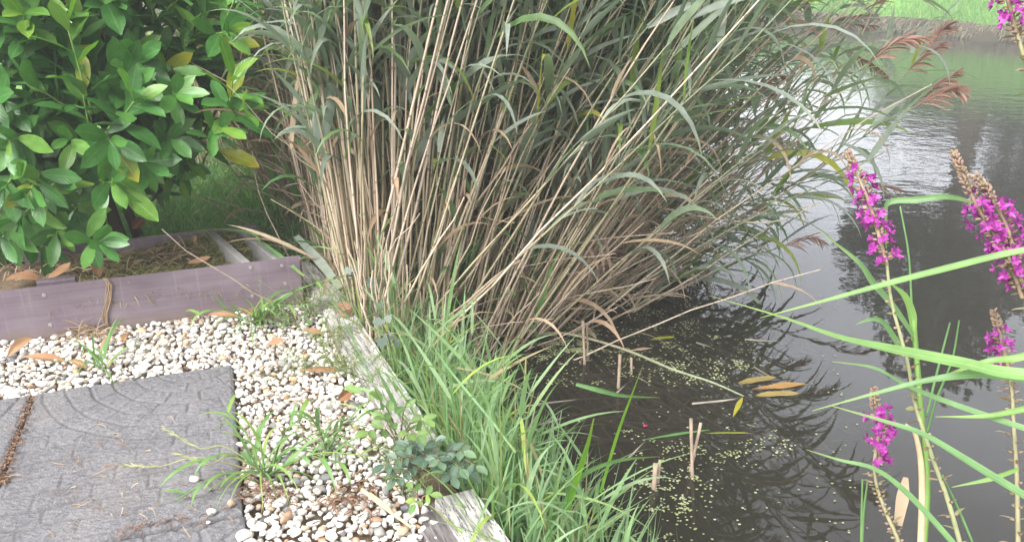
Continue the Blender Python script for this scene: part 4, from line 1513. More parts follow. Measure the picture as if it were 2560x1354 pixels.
# dry vine hanging down the planter board
b = MB()
for k in range(9):
    pts = []
    for i, (px, py) in enumerate(((262, 695), (272, 715), (268, 750), (262, 790), (268, 820))):
        d = ray(px + R.uniform(-9, 9), py); t = ((E0 - Vector((0, 0, H))).dot(BN) - 0.006) / d.dot(BN)
        pts.append(Vector((0, 0, H)) + d * t)
    tube(b, spline(pts, 14), lerps([.0009, .0015, .0008], 14), 4)
q = b.v[0]
tag(b.build('dry_vine', m_litter, loc=tuple(q)), 'dry brown vine hanging down the face of the planter board', 'vine')


def debris(name, pts_, label, mat, n, spread, ln, w=0.0022, up=0.6):
    b = MB()
    for k in range(n):
        i_ = R.randrange(len(pts_)); c = pts_[i_].lerp(pts_[min(i_ + 1, len(pts_) - 1)], R.random()) + Vector((R.gauss(0, spread), R.gauss(0, spread), 0))
        pth = blade_path(c, Vector((R.uniform(-1, 1), R.uniform(-1, 1), R.uniform(0, up))), R.uniform(.4, 1) * ln, 6, R.uniform(.5, 4), R.uniform(-4, 4))
        ribbon(b, pth, [w, w * 1.2, w, w, w * .8, w * .4], rdir(), 0.2)
    c = pts_[0]
    return tag(b.build(name, mat, loc=tuple(c)), label, 'plant litter')


m_rust = simple_mat('rusty_litter', [(0, (0.16, 0.095, 0.065)), (1, (0.30, 0.185, 0.125))], 0.85, 0.1, 30, 0.1)
debris('dry_weed', [G(x, y, .01) for x, y in ((170, 838), (200, 825), (230, 828), (255, 835))], 'tangle of dry tan weed against the planter board', m_litter, 130, .012, .10)
debris('dry_weed', [G(x, y, .01) for x, y in ((480, 800), (520, 795), (450, 805))], 'thin dry weed strands at the foot of the planter board middle', m_litter, 50, .015, .05, .0016)
debris('plant_litter', [G(x, y, .018) for x, y in ((78, 990), (66, 1030), (52, 1070), (40, 1100), (25, 1140), (12, 1180), (5, 1200))], 'rust brown debris filling the joint between two tiles', m_rust, 330, .005, .018, .002, .2)
debris('plant_litter', [G(x, y, .022) for x, y in ((820, 1235), (860, 1245), (900, 1260), (940, 1255), (780, 1230), (880, 1225))], 'rust brown rotted litter on the pebbles beside the straw stalk', m_rust, 200, .030, .028, .003, .25)
debris('plant_litter', [G(x, y, .022) for x, y in ((600, 1060), (610, 1120), (620, 1230), (640, 1215), (700, 1240))], 'brown litter along the tile edge under the weed tuft', m_rust, 160, .02, .04, .002, .5)
debris('plant_litter', [G(x, y, .02) for x, y in ((560, 1275), (500, 1290), (440, 1300), (330, 1320))], 'thin brown litter in the cross joint of the tiles', m_rust, 60, .012, .03, .002, .2)
debris('plant_litter', [G(x, y, .022) for x, y in ((150, 1090), (300, 1150), (220, 1200), (420, 1180), (360, 1270), (100, 1320), (250, 1330))], 'scattered straw bits lying on the rubber tiles', m_litter, 110, .10, .045, .0016, .05)
debris('plant_litter', [G(x, y, .022) for x, y in ((250, 900), (420, 870), (560, 850), (700, 850), (650, 950), (720, 1010), (800, 1000), (760, 1090), (850, 1060))], 'dry bits of stalk strewn over the white gravel', m_litter, 420, .05, .035, .0018, .3)
debris('leaf_litter', [E0 + BD * a + BN * R.uniform(.14, .4) + Vector((0, 0, .1)) for a in (0, .1, .2, .3, .4, .5)], 'brown leaf litter and stalks under the laurel in the planter', m_litter, 260, .04, .09, .004, .8)
# brick fragment on the timber
import bmesh
def chunk(name, p, dims, rotz, mat, label, cat, seed, tilt=0.1):
    bm = bmesh.new(); bmesh.ops.create_cube(bm, size=1.0)
    bmesh.ops.subdivide_edges(bm, edges=bm.edges[:], cuts=4, use_grid_fill=True)
    for v in bm.verts:
        c = v.co
        k = 1 - 0.12 * (abs(c.x) * 2) ** 6 * (abs(c.y) * 2) ** 6
        v.co = Vector((c.x * dims[0] * k, c.y * dims[1] * k, c.z * dims[2])) + Vector([0.10 * min(dims) * noise.noise(c * 4 + Vector((seed + j * 9, 0, 0))) for j in range(3)])
    me = bpy.data.meshes.new(name); bm.to_mesh(me); bm.free(); me.materials.append(mat)
    o = bpy.data.objects.new(name, me); COL.objects.link(o); o.location = p; o.rotation_euler = (tilt, 0.05, rotz)
    return tag(o, label, cat)
m_brick = simple_mat('worn_brick', [(0, (0.30, 0.16, 0.12)), (1, (0.36, 0.2, 0.15))], 0.9, 0.1, 40, 0.6, 0.004)
q = G(862, 775, .04); chunk('brick_fragment', tuple(q), (.055, .035, .03), -1.0, m_brick, 'red brown brick fragment lying on the long timber', 'brick', 3)
q = G(805, 760, .03); chunk('wood_chunk', tuple(q), (.05, .06, .03), -0.6, m_grey_wood, 'grey wood chunk behind the feathery weed', 'wood', 7)
# dark crack where timbers have rotted
# ------------------------------------------------------------------ stubs, floating things
m_stub = simple_mat('old_reed_stub', [(0, (0.26, 0.20, 0.15)), (1, (0.38, 0.30, 0.23))], 0.8, 0.2, 60, 0.5, 0.003, (1, 1, 0.2), 0.8)
def at_water(px, py, dz=0.0): return G(px, py, WATER + dz)


def stub(px0, py0, px1, py1, r, label):
    b = at_water(px0, py0, -0.02); t = pix(b)[2]
    e = P(px1, py1, t)
    b2 = b - (e - b).normalized() * 0.12
    m = MB(); pts = spline([b2, b, e], 8)
    tube(m, pts, [r * (1 + 0.1 * math.sin(i * 2.1)) for i in range(8)], 7)
    tag(m.build('reed_stub', m_stub, loc=tuple(b)), label, 'reed stub', 'broken reed stubs standing in the water')


for a in ((1462, 925, 1457, 800, .0052, 'tallest broken reed stub at the edge of the duckweed'), (1470, 912, 1467, 812, .004, 'thinner stub touching the tallest broken stub'),
          (1545, 985, 1550, 885, .0055, 'broken reed stub left of the leafless short one in open dark water'), (1579, 945, 1578, 893, .0042, 'shortest reed stub right beside the floating reed'),
          (1633, 1240, 1639, 1157, .0068, 'thick split reed stub among the lower duckweed'), (1643, 1225, 1650, 1148, .004, 'slim stub behind the thick split one'),
          (1731, 1212, 1727, 1045, .0048, 'tall straight stub of the crossed pair in the lower water'), (1722, 1195, 1752, 1056, .0044, 'slanting stub of the crossed pair in the lower water')):
    stub(*a)
stick('floating_reed', [at_water(1330, 838, .04), at_water(1400, 832, .035), at_water(1480, 848, .02), at_water(1580, 880, .008), at_water(1680, 922, .004), at_water(1780, 955, .002), at_water(1860, 990, 0)], (.0035, .005, .005, .005, .0045, .004, .0025), m_stem_green, 'long half floating reed stem curving out across the duckweed', 'reed')
def float_leaf(px, py, L, W, ang, mat, label, z=.004):
    b = MB(); q = at_water(px, py, z)
    d = Vector((math.cos(ang), math.sin(ang), 0.02))
    broad_leaf(b, q - d * L * .5, d, Vector((0, 0, 1)), L, W, 0.05, fold=0.2)
    tag(b.build('floating_leaf', mat, loc=tuple(q)), label, 'leaf', 'leaves floating on the pond')
float_leaf(1655, 845, .10, .022, .25, m_laurel_old, 'yellow green leaf floating in the duckweed')
float_leaf(1600, 873, .10, .018, .25, m_leaf_dead, 'pale leaf curled on the floating reed')
float_leaf(1845, 1015, .13, .016, 1.1, m_laurel_old, 'narrow olive leaf floating below the sunken brown leaf')
float_leaf(1690, 1085, .22, .012, .25, m_young_reed, 'long thin pale blade floating left of the crossed stubs')
float_leaf(1820, 1081, .14, .007, 0.0, m_laurel_old, 'thin yellow blade floating right of the crossed stubs')
m_sunk = simple_mat('sunken_leaf', [(0, (0.27, 0.14, 0.045)), (1, (0.33, 0.19, 0.06))], 0.6, 0.3, 20, 0.1)
m_sunk2 = simple_mat('sunken_olive_leaf', [(0, (0.20, 0.16, 0.05)), (1, (0.25, 0.19, 0.06))], 0.6, 0.3, 20, 0.1)
for px, py, L, ang, lab, mt in ((1950, 965, .20, .2, 'rust orange leaf lying flat on the dark water', m_sunk), (1940, 985, .16, .1, 'yellow brown leaf lying nearer than the rust orange one', m_sunk2), (1890, 950, .16, .3, 'olive brown leaf left of the rust orange one', m_sunk2)):
    float_leaf(px, py, L, .034, ang, mt, lab, .001)
m_petal = Mat('pink_petal', 0.5, 0.3).color((0.6, 0.03, 0.14)).m
for px, py, lab in ((1855, 697, 'tiny crimson petal floating before the bright water'), (1612, 1064, 'tiny pink petal floating near the shore grass')):
    b = MB(); q = at_water(px, py, .006)
    for k in range(3):
        broad_leaf(b, q, Vector((math.cos(k * 2.1), math.sin(k * 2.1), .25)), Vector((0, 0, 1)), .008, .006, .1, n=4)
    tag(b.build('petal', m_petal, loc=tuple(q)), lab, 'petal')
# sunken stems
b = MB()
for k in range(90):
    p = at_water(R.uniform(1420, 2050), R.uniform(800, 1120), -R.uniform(.01, .10))
    an = R.choice((R.gauss(-0.9, .25), R.gauss(-0.6, .3), R.gauss(.4, .4))); L = R.uniform(.2, .7)
    d = Vector((math.cos(an), math.sin(an), R.uniform(-.12, .02)))
    tube(b, [p - d * L * .5, p, p + d * L * .5], [.004, .005, .003], 4)
m_sunkstem = simple_mat('sunken_stem', [(0, (0.20, 0.18, 0.15)), (1, (0.30, 0.27, 0.23))], 0.8, 0.1, 20, 0.1)
tag(b.build('sunken_reeds', m_sunkstem), 'tangle of old reed stems lying under the dark water', 'sunken reeds', kind='stuff')

# duckweed
b = MB()
def duck(px, py, n, sp):
    c = at_water(px, py, .0025)
    for k in range(n):
        x, y = c.x + R.gauss(0, sp), c.y + R.gauss(0, sp * .8)
        if s_near(x, y) < 0.02: continue
        r = R.uniform(.0022, .0042); a0 = R.uniform(0, 6); m = 6
        e = R.uniform(.65, 1)
        vs = [(x + math.cos(a0 + i * 1.047) * r, y + math.sin(a0 + i * 1.047) * r * e, WATER + .0025 + R.uniform(0, .0006)) for i in range(m)]
        b.add(vs, [tuple(range(m))])
for _ in range(150):
    px, py = R.uniform(1350, 1880), R.uniform(690, 960)
    if px > 1500 + (py - 690) * 1.9 + R.uniform(0, 250): continue
    duck(px, py, R.choice((3, 6, 12, 26)), R.choice((.012, .02, .04)))
for _ in range(45): duck(R.uniform(1340, 1480), R.uniform(800, 900), R.choice((10, 25, 40)), R.choice((.012, .03)))
for _ in range(35): duck(R.gauss(1640, 70), R.gauss(695, 12), R.choice((8, 20)), .03)
for _ in range(55): duck(R.uniform(1560, 1980), R.gauss(1115, 25), R.choice((2, 4, 8)), R.choice((.01, .02)))
for _ in range(48): duck(R.gauss(1660, 60), R.uniform(1140, 1354), R.choice((3, 6, 14)), R.choice((.01, .025)))
for _ in range(130): duck(R.uniform(1420, 2200), R.uniform(720, 1340), R.choice((1, 1, 2)), .02)
M = Mat('duckweed', 0.45, 0.4)
M.color(M.ramp(M.rand(), [(0, (0.19, 0.22, 0.09)), (0.6, (0.28, 0.31, 0.15)), (1, (0.42, 0.44, 0.31))]))
tag(b.build('duckweed', M.m, smooth=False), 'scattered pale duckweed floating on the dark water', 'duckweed', kind='stuff')

# ------------------------------------------------------------------ weeds among the pebbles
m_weed = leaf_mat('weed_leaf', [(0, (0.12, 0.25, 0.07)), (0.6, (0.17, 0.31, 0.10)), (1, (0.26, 0.38, 0.08))], 0.45, 0.4, 0.3, (0.24, 0.38, 0.16), None, (0.19, 0.30, 0.17))
m_seed = simple_mat('seed_head', [(0, (0.24, 0.27, 0.12)), (1, (0.34, 0.34, 0.19))], 0.7, 0.2, 60, 0.2)


def crabgrass(px, py, arms, blades, label, seedheads=()):
    c = G(px, py, .015)
    st, lf, sd = MB(), MB(), MB()
    for tx, ty, z, r in arms:
        e = G(tx, ty, z)
        pts = spline([c + jit(.006), c.lerp(e, .5) + Vector((0, 0, .03)), e], 10)
        tube(st, pts, lerps([r, r * .5], 10), 5)
        for i in range(2, 10, 2):
            d = (pts[i] - pts[i - 1]).normalized(); s = d.cross(Vector((0, 0, 1))) * R.choice((-1, 1))
            bp = blade_path(pts[i], d * .7 + s * .7 + Vector((0, 0, .5)), R.uniform(.06, .12), 7, R.uniform(1, 3))
            ribbon(lf, bp, leaf_w(R.uniform(.007, .011), 7), Vector((0, 0, 1)) + jit(.3), .2, 0, R.uniform(-.5, .5))
    for k in range(blades):
        az = R.uniform(0, 6.28); l = R.uniform(.4, 1.6)
        bp = blade_path(c + jit(.02) * Vector((1, 1, 0)).length * .7, Vector((math.cos(az) * l, math.sin(az) * l, .9)), R.uniform(.09, .2), 8, R.uniform(1, 3.2), R.uniform(-.4, .4))
        ribbon(lf, bp, leaf_w(R.uniform(.004, .008), 8, .35, .6), Vector((0, 0, 1)) + jit(.4), .2, 0, R.uniform(-.4, .4))
    for (x0, y0, z0, x1, y1, z1) in seedheads:
        a, e = G(x0, y0, z0), G(x1, y1, z1)
        pts = spline([c, c.lerp(a, .6) + Vector((0, 0, .03)), a, e], 16)
        tube(sd, pts, lerps([.0018, .0012], 16), 4)
        for k in range(34):
            f = k / 34; q = a.lerp(e, f); d = (e - a).normalized()
            tip = q + d * .012 + jit(.006)
            ribbon(sd, [q, q.lerp(tip, .5), tip], [.0012, .0026, .0004], rdir(), .3)
    root = empty('crabgrass', tuple(c), label, 'weed', 'grassy weeds in the gravel')
    if st.f: st.build('stem', m_weed, root)
    lf.build('blades', m_weed, root)
    if sd.f: sd.build('seed_head', m_seed, root)


crabgrass(668, 1185, ((440, 1250, .02, .003), (500, 1150, .06, .0025), (870, 1160, .07, .003), (930, 1140, .1, .0025), (640, 1080, .09, .003), (560, 1020, .1, .0025), (760, 1040, .12, .0025)), 18,
          'large sprawling green grass weed at the edge of the rubber tile', ((500, 1120, .07, 410, 1070, .09), (400, 1165, .04, 310, 1162, .04), (520, 1160, .06, 440, 1130, .07)))
crabgrass(640, 805, ((480, 790, .05, .0022), (760, 770, .08, .0025), (860, 690, .18, .003), (700, 790, .05, .0025)), 30, 'green grass weed trailing along the foot of the planter board')
crabgrass(820, 1130, ((900, 1050, .1, .0022), (770, 1050, .12, .0022)), 14, 'small grass weed on the pebbles near the seedling')
crabgrass(250, 915, (), 16, 'tiny green weed on the pebbles above the tiles')


def feather(px, py, h, n, label, mat, spread=.06):
    c = G(px, py, .01); b = MB()
    for k in range(n):
        e = c + Vector((R.gauss(0, spread), R.gauss(0, spread * .7), h * R.uniform(.5, 1.1)))
        s = c + Vector((R.gauss(0, spread * .4), R.gauss(0, spread * .4), 0))
        pts = spline([s, s.lerp(e, .5) + jit(.01), e], 8)
        tube(b, pts, lerps([.0013, .0006], 8), 3, 0, False)
        for i in range(2, 8):
            for q in range(3):
                d = (pts[i] - pts[i - 1]).normalized() * .5 + rdir()
                bp = blade_path(pts[i], d, R.uniform(.012, .032), 4, .6)
                ribbon(b, bp, [.0014, .0014, .0011, .0004], rdir(), .1)
    tag(b.build('feathery_weed', mat, loc=tuple(c)), label, 'weed', 'feathery weeds along the timber')


m_feather = simple_mat('feathery_weed', [(0, (0.16, 0.24, 0.07)), (0.5, (0.22, 0.30, 0.10)), (1, (0.34, 0.32, 0.18))], .7, .2, 30, .1, .002, (1, 1, 1), .3, .25)
for a in ((785, 785, .10, 20, 'dense feathery green weed at the planter corner end of the gravel'), (835, 860, .10, 16, 'feathery weed at the pebble edge below the brick fragment'),
          (885, 915, .10, 9, 'feathery weed leaning over the middle of the long timber'), (850, 930, .09, 12, 'dull feathery weed on the pebbles beside the long timber'),
          (930, 965, .10, 7, 'sparse feathery weed growing over the long timber'), (740, 930, .05, 8, 'thin low feathery weed in the middle of the pebbles'),
          (1040, 1230, .10, 12, 'bright feathery weed between the seedling and the dark timber lump'), (1000, 1150, .10, 12, 'fine green weed under the dark leaved seedling'),
          (700, 800, .05, 10, 'low feathery weed on the pebbles at the planter corner')):
    feather(*a[:4], a[4], m_feather)


def compound(mb, st, p0, d0, L, pairs, lw, up=Vector((0, -.3, 1))):
    pts = blade_path(p0, d0, L, 10, .8)
    tube(st, pts, lerps([.0012, .0006], 10), 4, 0, False)
    for k in range(pairs):
        i = 2 + int(k * 6 / max(1, pairs - 1)) if pairs > 1 else 5
        d = (pts[i] - pts[i - 1]).normalized(); s = d.cross(up).normalized()
        for sg in (-1, 1):
            broad_leaf(mb, pts[i], s * sg * .9 + d * .45, up + jit(.9), lw * 1.7 * R.uniform(.85, 1.1), lw, .4, n=4, fold=.25)
    broad_leaf(mb, pts[-1], (pts[-1] - pts[-2]), up + jit(.2), lw * 2, lw * 1.1, .4, n=4, fold=.25)


m_rose = leaf_mat('dark_seedling_leaf', [(0, (0.07, 0.12, 0.085)), (0.6, (0.10, 0.165, 0.11)), (1, (0.14, 0.22, 0.12))], .42, .45, .15, (.15, .22, .14), None, (.14, .20, .14))
m_rose_new = leaf_mat('light_seedling_leaf', [(0, (0.12, 0.22, 0.08)), (1, (0.22, 0.34, 0.10))], .45, .4, .3, (.26, .36, .16), None, None)
def seedling(px, py, fronds, label, mat, lw, z=0.02):
    c = G(px, py, z)
    lf, st = MB(), MB()
    for tx, ty, hz, pairs in fronds:
        e = G(tx, ty, hz)
        mid = c.lerp(e, .4) + Vector((0, 0, .03))
        tube(st, spline([c, mid], 4), lerps([.002, .0014], 4), 5)
        compound(lf, st, mid, e - mid + Vector((0, 0, .02)), (e - mid).length, pairs, lw)
    root = empty('seedling', tuple(c), label, 'plant')
    st.build('stem', m_rust, root); lf.build('foliage', mat, root)
seedling(1075, 1185, ((960, 1160, .10, 3), (1010, 1120, .12, 3), (1090, 1105, .13, 3), (1160, 1130, .11, 3), (1190, 1160, .10, 3), (1130, 1190, .09, 3), (1060, 1150, .12, 3), (1100, 1150, .13, 3), (1150, 1165, .12, 2), (990, 1200, .06, 3), (1040, 1115, .12, 2), (1175, 1185, .06, 3)), 'dark blue green compound leaved plant covering the gap between the timbers', m_rose, .016)
seedling(1000, 1120, ((950, 1000, .16, 2), (900, 980, .15, 1), (960, 1050, .12, 2), (1060, 1050, .14, 2), (1020, 1000, .18, 1), (920, 1080, .1, 2), (1045, 1085, .12, 2)), 'pale green seedling with notched leaves over the long timber', m_rose_new, .019)
seedling(1050, 1285, ((1035, 1240, .05, 1), (1070, 1255, .05, 1), (1045, 1270, .04, 1)), 'tiny yellow green seedling in front of the dark timber lump', m_weed, .013)
seedling(740, 800, ((690, 790, .03, 1), (760, 800, .03, 1), (720, 805, .02, 1)), 'tiny bright green seedling near the planter board corner', m_weed, .014)


def ivy_leaf(mb, p, n, s):
    x, y = frame_of(n)
    prof = [(0, -.1), (.35, -.25), (.62, .05), (.42, .28), (.5, .6), (.2, .6), (0, 1.0), (-.2, .6), (-.5, .6), (-.42, .28), (-.62, .05), (-.35, -.25)]
    a = R.uniform(0, 6.28)
    vs = [p + n * .004 * s]
    for u, v in prof:
        U, V = u * math.cos(a) - v * math.sin(a), u * math.sin(a) + v * math.cos(a)
        vs.append(p + (x * U + y * V) * s)
    mb.add(vs, [(0, 1 + i, 1 + (i + 1) % 12) for i in range(12)])


m_ivy = simple_mat('ivy_leaf', [(0, (0.05, 0.085, 0.06)), (1, (0.09, 0.13, 0.09))], .4, .4, 30, .1)
iv, ist = MB(), MB()
ivp = [P(x, y, t) for x, y, t in ((850, 690, 2.45), (900, 690, 2.42), (950, 720, 2.38), (930, 760, 2.3), (950, 800, 2.2), (965, 830, 2.15), (975, 860, 2.1))]
tube(ist, spline(ivp, 24), [.002] * 24, 5)
for p in spline(ivp, 19):
    ivy_leaf(iv, p + jit(.03), (Vector((0, -1, .9)) + jit(.5)).normalized(), R.uniform(.016, .028))
root = empty('ivy', tuple(ivp[0]), 'dark ivy creeping through the reed stubble beside the timber', 'ivy')
ist.build('stem', m_bark, root); iv.build('foliage', m_ivy, root)

# bent reed leaf lying over the planter corner
b = MB(); pts = leaf_from_pixels(b, ((450, 580, 2.85), (540, 573, 2.8), (620, 580, 2.72), (650, 600, 2.66), (640, 640, 2.58)), [.002, .008, .010, .009, .004], 14, roll=1.2)
leaf_from_pixels(b, ((640, 595, 2.7), (700, 640, 2.6), (760, 690, 2.5)), [.008, .015, .008], 10)
tag(b.build('reed_leaf', m_near_leaf, loc=tuple(pts[5])), 'bent grey green reed leaf lying across the planter corner', 'leaf')
b = MB(); pts = leaf_from_pixels(b, ((740, 590, 2.75), (800, 655, 2.6), (850, 720, 2.45)), [.020, .032, .020], 10)
tag(b.build('reed_leaf', m_reed_leaf, loc=tuple(pts[5])), 'broad grey leaf blade slanting behind the short timber stub', 'leaf')

# ------------------------------------------------------------------ purple loosestrife and the nearest reed leaves
m_flower = leaf_mat('loosestrife_petal', [(0, (0.27, 0.03, 0.25)), (0.5, (0.44, 0.055, 0.39)), (1, (0.58, 0.15, 0.50))], .5, .3, .35, (0.5, .03, .35), None, None, (1, 1, 1))
m_bud = simple_mat('loosestrife_bud', [(0, (0.24, 0.17, 0.12)), (0.6, (0.33, 0.26, 0.18)), (1, (0.33, 0.20, 0.19))], .8, .2, 60, .3, .002)
m_lstem = simple_mat('loosestrife_stem', [(0, (0.25, 0.30, 0.15)), (1, (0.33, 0.29, 0.18))], .7, .2, 40, .3, .003)
m_lleaf = leaf_mat('loosestrife_leaf', [(0, (0.24, 0.26, 0.12)), (0.5, (0.33, 0.30, 0.17)), (1, (0.36, 0.22, 0.16))], .6, .3, .25)


def bead(mb, p, d, r, l):
    x, y = frame_of(d)
    d = d.normalized()
    vs, fs = [], []
    for i, (rr, h) in enumerate(((.35, 0), (1, .35), (.9, .7), (.2, 1))):
        for k in range(5):
            a = k * 1.2566 + i * .3
            vs.append(p + (x * math.cos(a) + y * math.sin(a)) * rr * r + d * (h * l))
    for i in range(3):
        for k in range(5):
            fs.append((i * 5 + k, i * 5 + (k + 1) % 5, (i + 1) * 5 + (k + 1) % 5, (i + 1) * 5 + k))
    fs.append((15, 16, 17, 18, 19))
    mb.add(vs, fs)


def loosestrife(label, stem, spikes, t):
    """stem: pixel path; spikes: (path, fraction where the buds end, where the flowers end, half width)."""
    st, bd, fl, lf = MB(), MB(), MB(), MB()
    sp = spline([P(*q) for q in stem], 26)
    tube(st, sp, lerps([.0018, .0023, .0029], 26), 6)
    for i in range(2, 26, 1):
        d = (sp[i] - sp[i - 1]).normalized(); x, y = frame_of(d)
        for sg in (0, math.pi):
            a = i * 1.57 + sg + R.uniform(-.3, .3)
            o = x * math.cos(a) + y * math.sin(a)
            if R.random() < .7:
                broad_leaf(lf, sp[i], o - d * .35, -d + jit(.4), R.uniform(.010, .022), R.uniform(.004, .008), .5, n=4)
            if R.random() < .5:
                bead(bd, sp[i] + o * .003, o - d * .3, .0018, .006)
    root = empty('loosestrife', tuple(sp[-1]), label, 'flower', 'purple loosestrife')
    lf.merge(bd, 1)
    st.build('stem', m_lstem, root)
    if lf.f: lf.build('leaves', [m_lleaf, m_bud], root)
    for path, f1, f2 in spikes:
        bd, fl = MB(), MB()
        pts = spline([P(*q) for q in path], 40)
        tube(bd, pts, lerps([.0010, .0022, .0026], 40), 5)
        L = sum((pts[i + 1] - pts[i]).length for i in range(39))
        nb = int(L / .0016)
        for k in range(nb):
            f = k / nb
            i = min(38, int(f * 39)); q = pts[i].lerp(pts[i + 1], f * 39 - i)
            d = (pts[i] - pts[i + 1]).normalized(); x, y = frame_of(d)
            if f < f1:
                rad = .0022 + .0042 * min(1, f / max(.05, f1) * 1.4)
                for m in range(3):
                    a = R.uniform(0, 6.28); o = x * math.cos(a) + y * math.sin(a)
                    bead(bd, q + o * rad * .45, o + d * 1.0, R.uniform(.0011, .0017), R.uniform(.004, .006))
            elif f < f2:
                a = R.uniform(0, 6.28); o = x * math.cos(a) + y * math.sin(a)
                bead(bd, q + o * .003, o + d * .4, .0017, .0065)
                den = 1.3 * (0.8 + .5 * math.sin(f * L / .022 * 6.28))
                if R.random() < den:
                    c = q + o * R.uniform(.007, .015) + d * .002
                    axis = (o + d * .35 + jit(.35)).normalized(); u, v = frame_of(axis)
                    for m in range(6):
                        aa = m * 1.047 + R.uniform(-.2, .2)
                        dd = u * math.cos(aa) + v * math.sin(aa) + axis * R.uniform(.2, .8)
                        ln = R.uniform(.005, .0085)
                        bp = [c, c + dd.normalized() * ln * .5 + jit(.0006), c + dd.normalized() * ln + jit(.0015)]
                        ribbon(fl, bp, [.0014, .0038, .0020], axis, .2)
            elif R.random() < .55:
                a = R.uniform(0, 6.28); o = x * math.cos(a) + y * math.sin(a)
                bead(bd, q + o * .003, o + d * .4, .0018, .006)
        sp_ = bd.build('flower_spike', m_bud, root)
        if fl.f: fl.build('blossom', m_flower, sp_)


loosestrife('purple loosestrife with a long flower spike left of the crossing reed leaves', ((2217, 660, .95), (2230, 760, .94), (2268, 900, .93), (2288, 1010, .93), (2330, 1140, .92), (2370, 1250, .91), (2412, 1400, .90)),
            [(((2118, 382, .97), (2140, 430, .965), (2170, 500, .96), (2195, 580, .955), (2217, 662, .95)), .24, .99)], .95)
loosestrife('purple loosestrife with two crowded grey tipped spikes at the right edge', ((2520, 640, .90), (2545, 690, .90), (2580, 760, .90), (2640, 950, .90), (2680, 1400, .88)),
            [(((2385, 382, .92), (2405, 430, .915), (2440, 510, .91), (2480, 575, .905), (2520, 642, .90)), .42, .97), (((2438, 440, .90), (2470, 480, .90), (2505, 540, .90), (2528, 600, .90), (2536, 660, .90)), .34, .99),
             (((2520, 660, .9), (2540, 700, .9), (2556, 745, .9)), .05, .9)], .9)
loosestrife('purple loosestrife with a short spike and bare lower stem at the right edge', ((2518, 910, .98), (2530, 985, .98), (2534, 1060, .97), (2542, 1200, .96), (2546, 1400, .95)),
            [(((2486, 778, .99), (2496, 820, .985), (2508, 870, .98), (2522, 925, .98)), .4, .95)], .98)
loosestrife('lowest purple loosestrife spike standing against the grey water', ((2185, 1165, 1.0), (2192, 1215, 1.0), (2215, 1280, .99), (2245, 1350, .98), (2260, 1420, .97)),
            [(((2184, 972, 1.0), (2190, 1020, 1.0), (2202, 1065, 1.0), (2192, 1110, 1.0), (2185, 1168, 1.0)), .28, .96)], 1.0)
loosestrife('purple loosestrife blossom hanging into the top right corner of the photo', ((2536, 60, .88), (2550, 110, .88), (2600, 300, .88), (2680, 700, .88), (2700, 1400, .87)),
            [(((2490, -60, .88), (2515, -10, .88), (2530, 35, .88), (2540, 85, .88)), .2, .9)], .88)

near = [
    ('broad green reed leaf twisting across the right edge in front of the loosestrife stems', ((2600, 940, .82), (2500, 930, .84), (2420, 912, .86), (2300, 888, .88), (2200, 868, .90), (2090, 842, .93), (1950, 792, .96), (1770, 738, 1.0)), [.018, .020, .021, .021, .019, .014, .008, .001], .7),
    ('long green leaf crossing the tall loosestrife stem below its flowers', ((2620, 615, .85), (2505, 636, .87), (2361, 672, .90), (2217, 709, .93), (2060, 752, .96), (1900, 794, .99)), [.009, .0105, .011, .010, .006, .001], .3),
    ('green leaf slanting down left of the tall loosestrife stem', ((2290, 850, 1.02), (2235, 770, 1.01), (2180, 706, 1.0), (2143, 654, 1.0), (2044, 574, 1.0)), [.008, .014, .016, .011, .001], .2),
    ('bent green leaf arching level from the tall loosestrife flowers to the right', ((2215, 620, 1.0), (2214, 540, 1.0), (2222, 506, 1.0), (2290, 500, .99), (2361, 492, .98), (2420, 503, .98), (2447, 524, .98)), [.003, .006, .010, .012, .010, .006, .001], .4),
    ('green leaf curving down right of the tall loosestrife stem', ((2225, 706, 1.02), (2262, 742, 1.02), (2280, 790, 1.02), (2284, 850, 1.02)), [.002, .013, .015, .008], .5),
    ('thin pale leaf rising left to the grey water in the lower right', ((2620, 1090, .86), (2391, 1013, .90), (2268, 964, .92), (2186, 920, .94), (2080, 903, .96)), [.010, .010, .008, .006, .001], .3),
    ('flat grey green leaf under the broad twisting leaf', ((2620, 960, .84), (2540, 942, .85), (2432, 936, .87), (2310, 952, .89), (2195, 981, .91), (2031, 1026, .94)), [.014, .016, .014, .009, .006, .001], .4),
    ('long green leaf sloping down to the right edge across two loosestrife stems', ((2620, 1270, .80), (2560, 1238, .82), (2432, 1160, .85), (2309, 1086, .88), (2215, 1054, .90), (2076, 1013, .93)), [.012, .013, .013, .010, .007, .001], .2),
    ('green leaf arching down past the lowest loosestrife flowers to the bottom edge', ((2400, 1390, .85), (2379, 1354, .86), (2268, 1234, .89), (2186, 1172, .91), (2100, 1150, .93), (2015, 1123, .95)), [.011, .011, .012, .009, .006, .001], .5),
    ('thin green leaf level with the lowest loosestrife flowers at the right edge', ((2620, 1010, .86), (2560, 1022, .87), (2460, 1040, .88), (2338, 1041, .90)), [.011, .010, .007, .001], .3),
    ('short pale green leaf near the bottom right stem', ((2545, 1172, .93), (2473, 1197, .93), (2379, 1217, .94)), [.006, .008, .001], .3),
    ('green leaf reaching in from the right edge above the lower flower spike', ((2620, 870, .88), (2540, 895, .89), (2460, 905, .9), (2330, 950, .93)), [.012, .012, .009, .001], .3),
    ('pale green leaf bending over left of the broad twisting leaf', ((2250, 870, 1.03), (2210, 810, 1.03), (2180, 798, 1.03), (2140, 810, 1.03)), [.012, .013, .008, .001], .3),
]
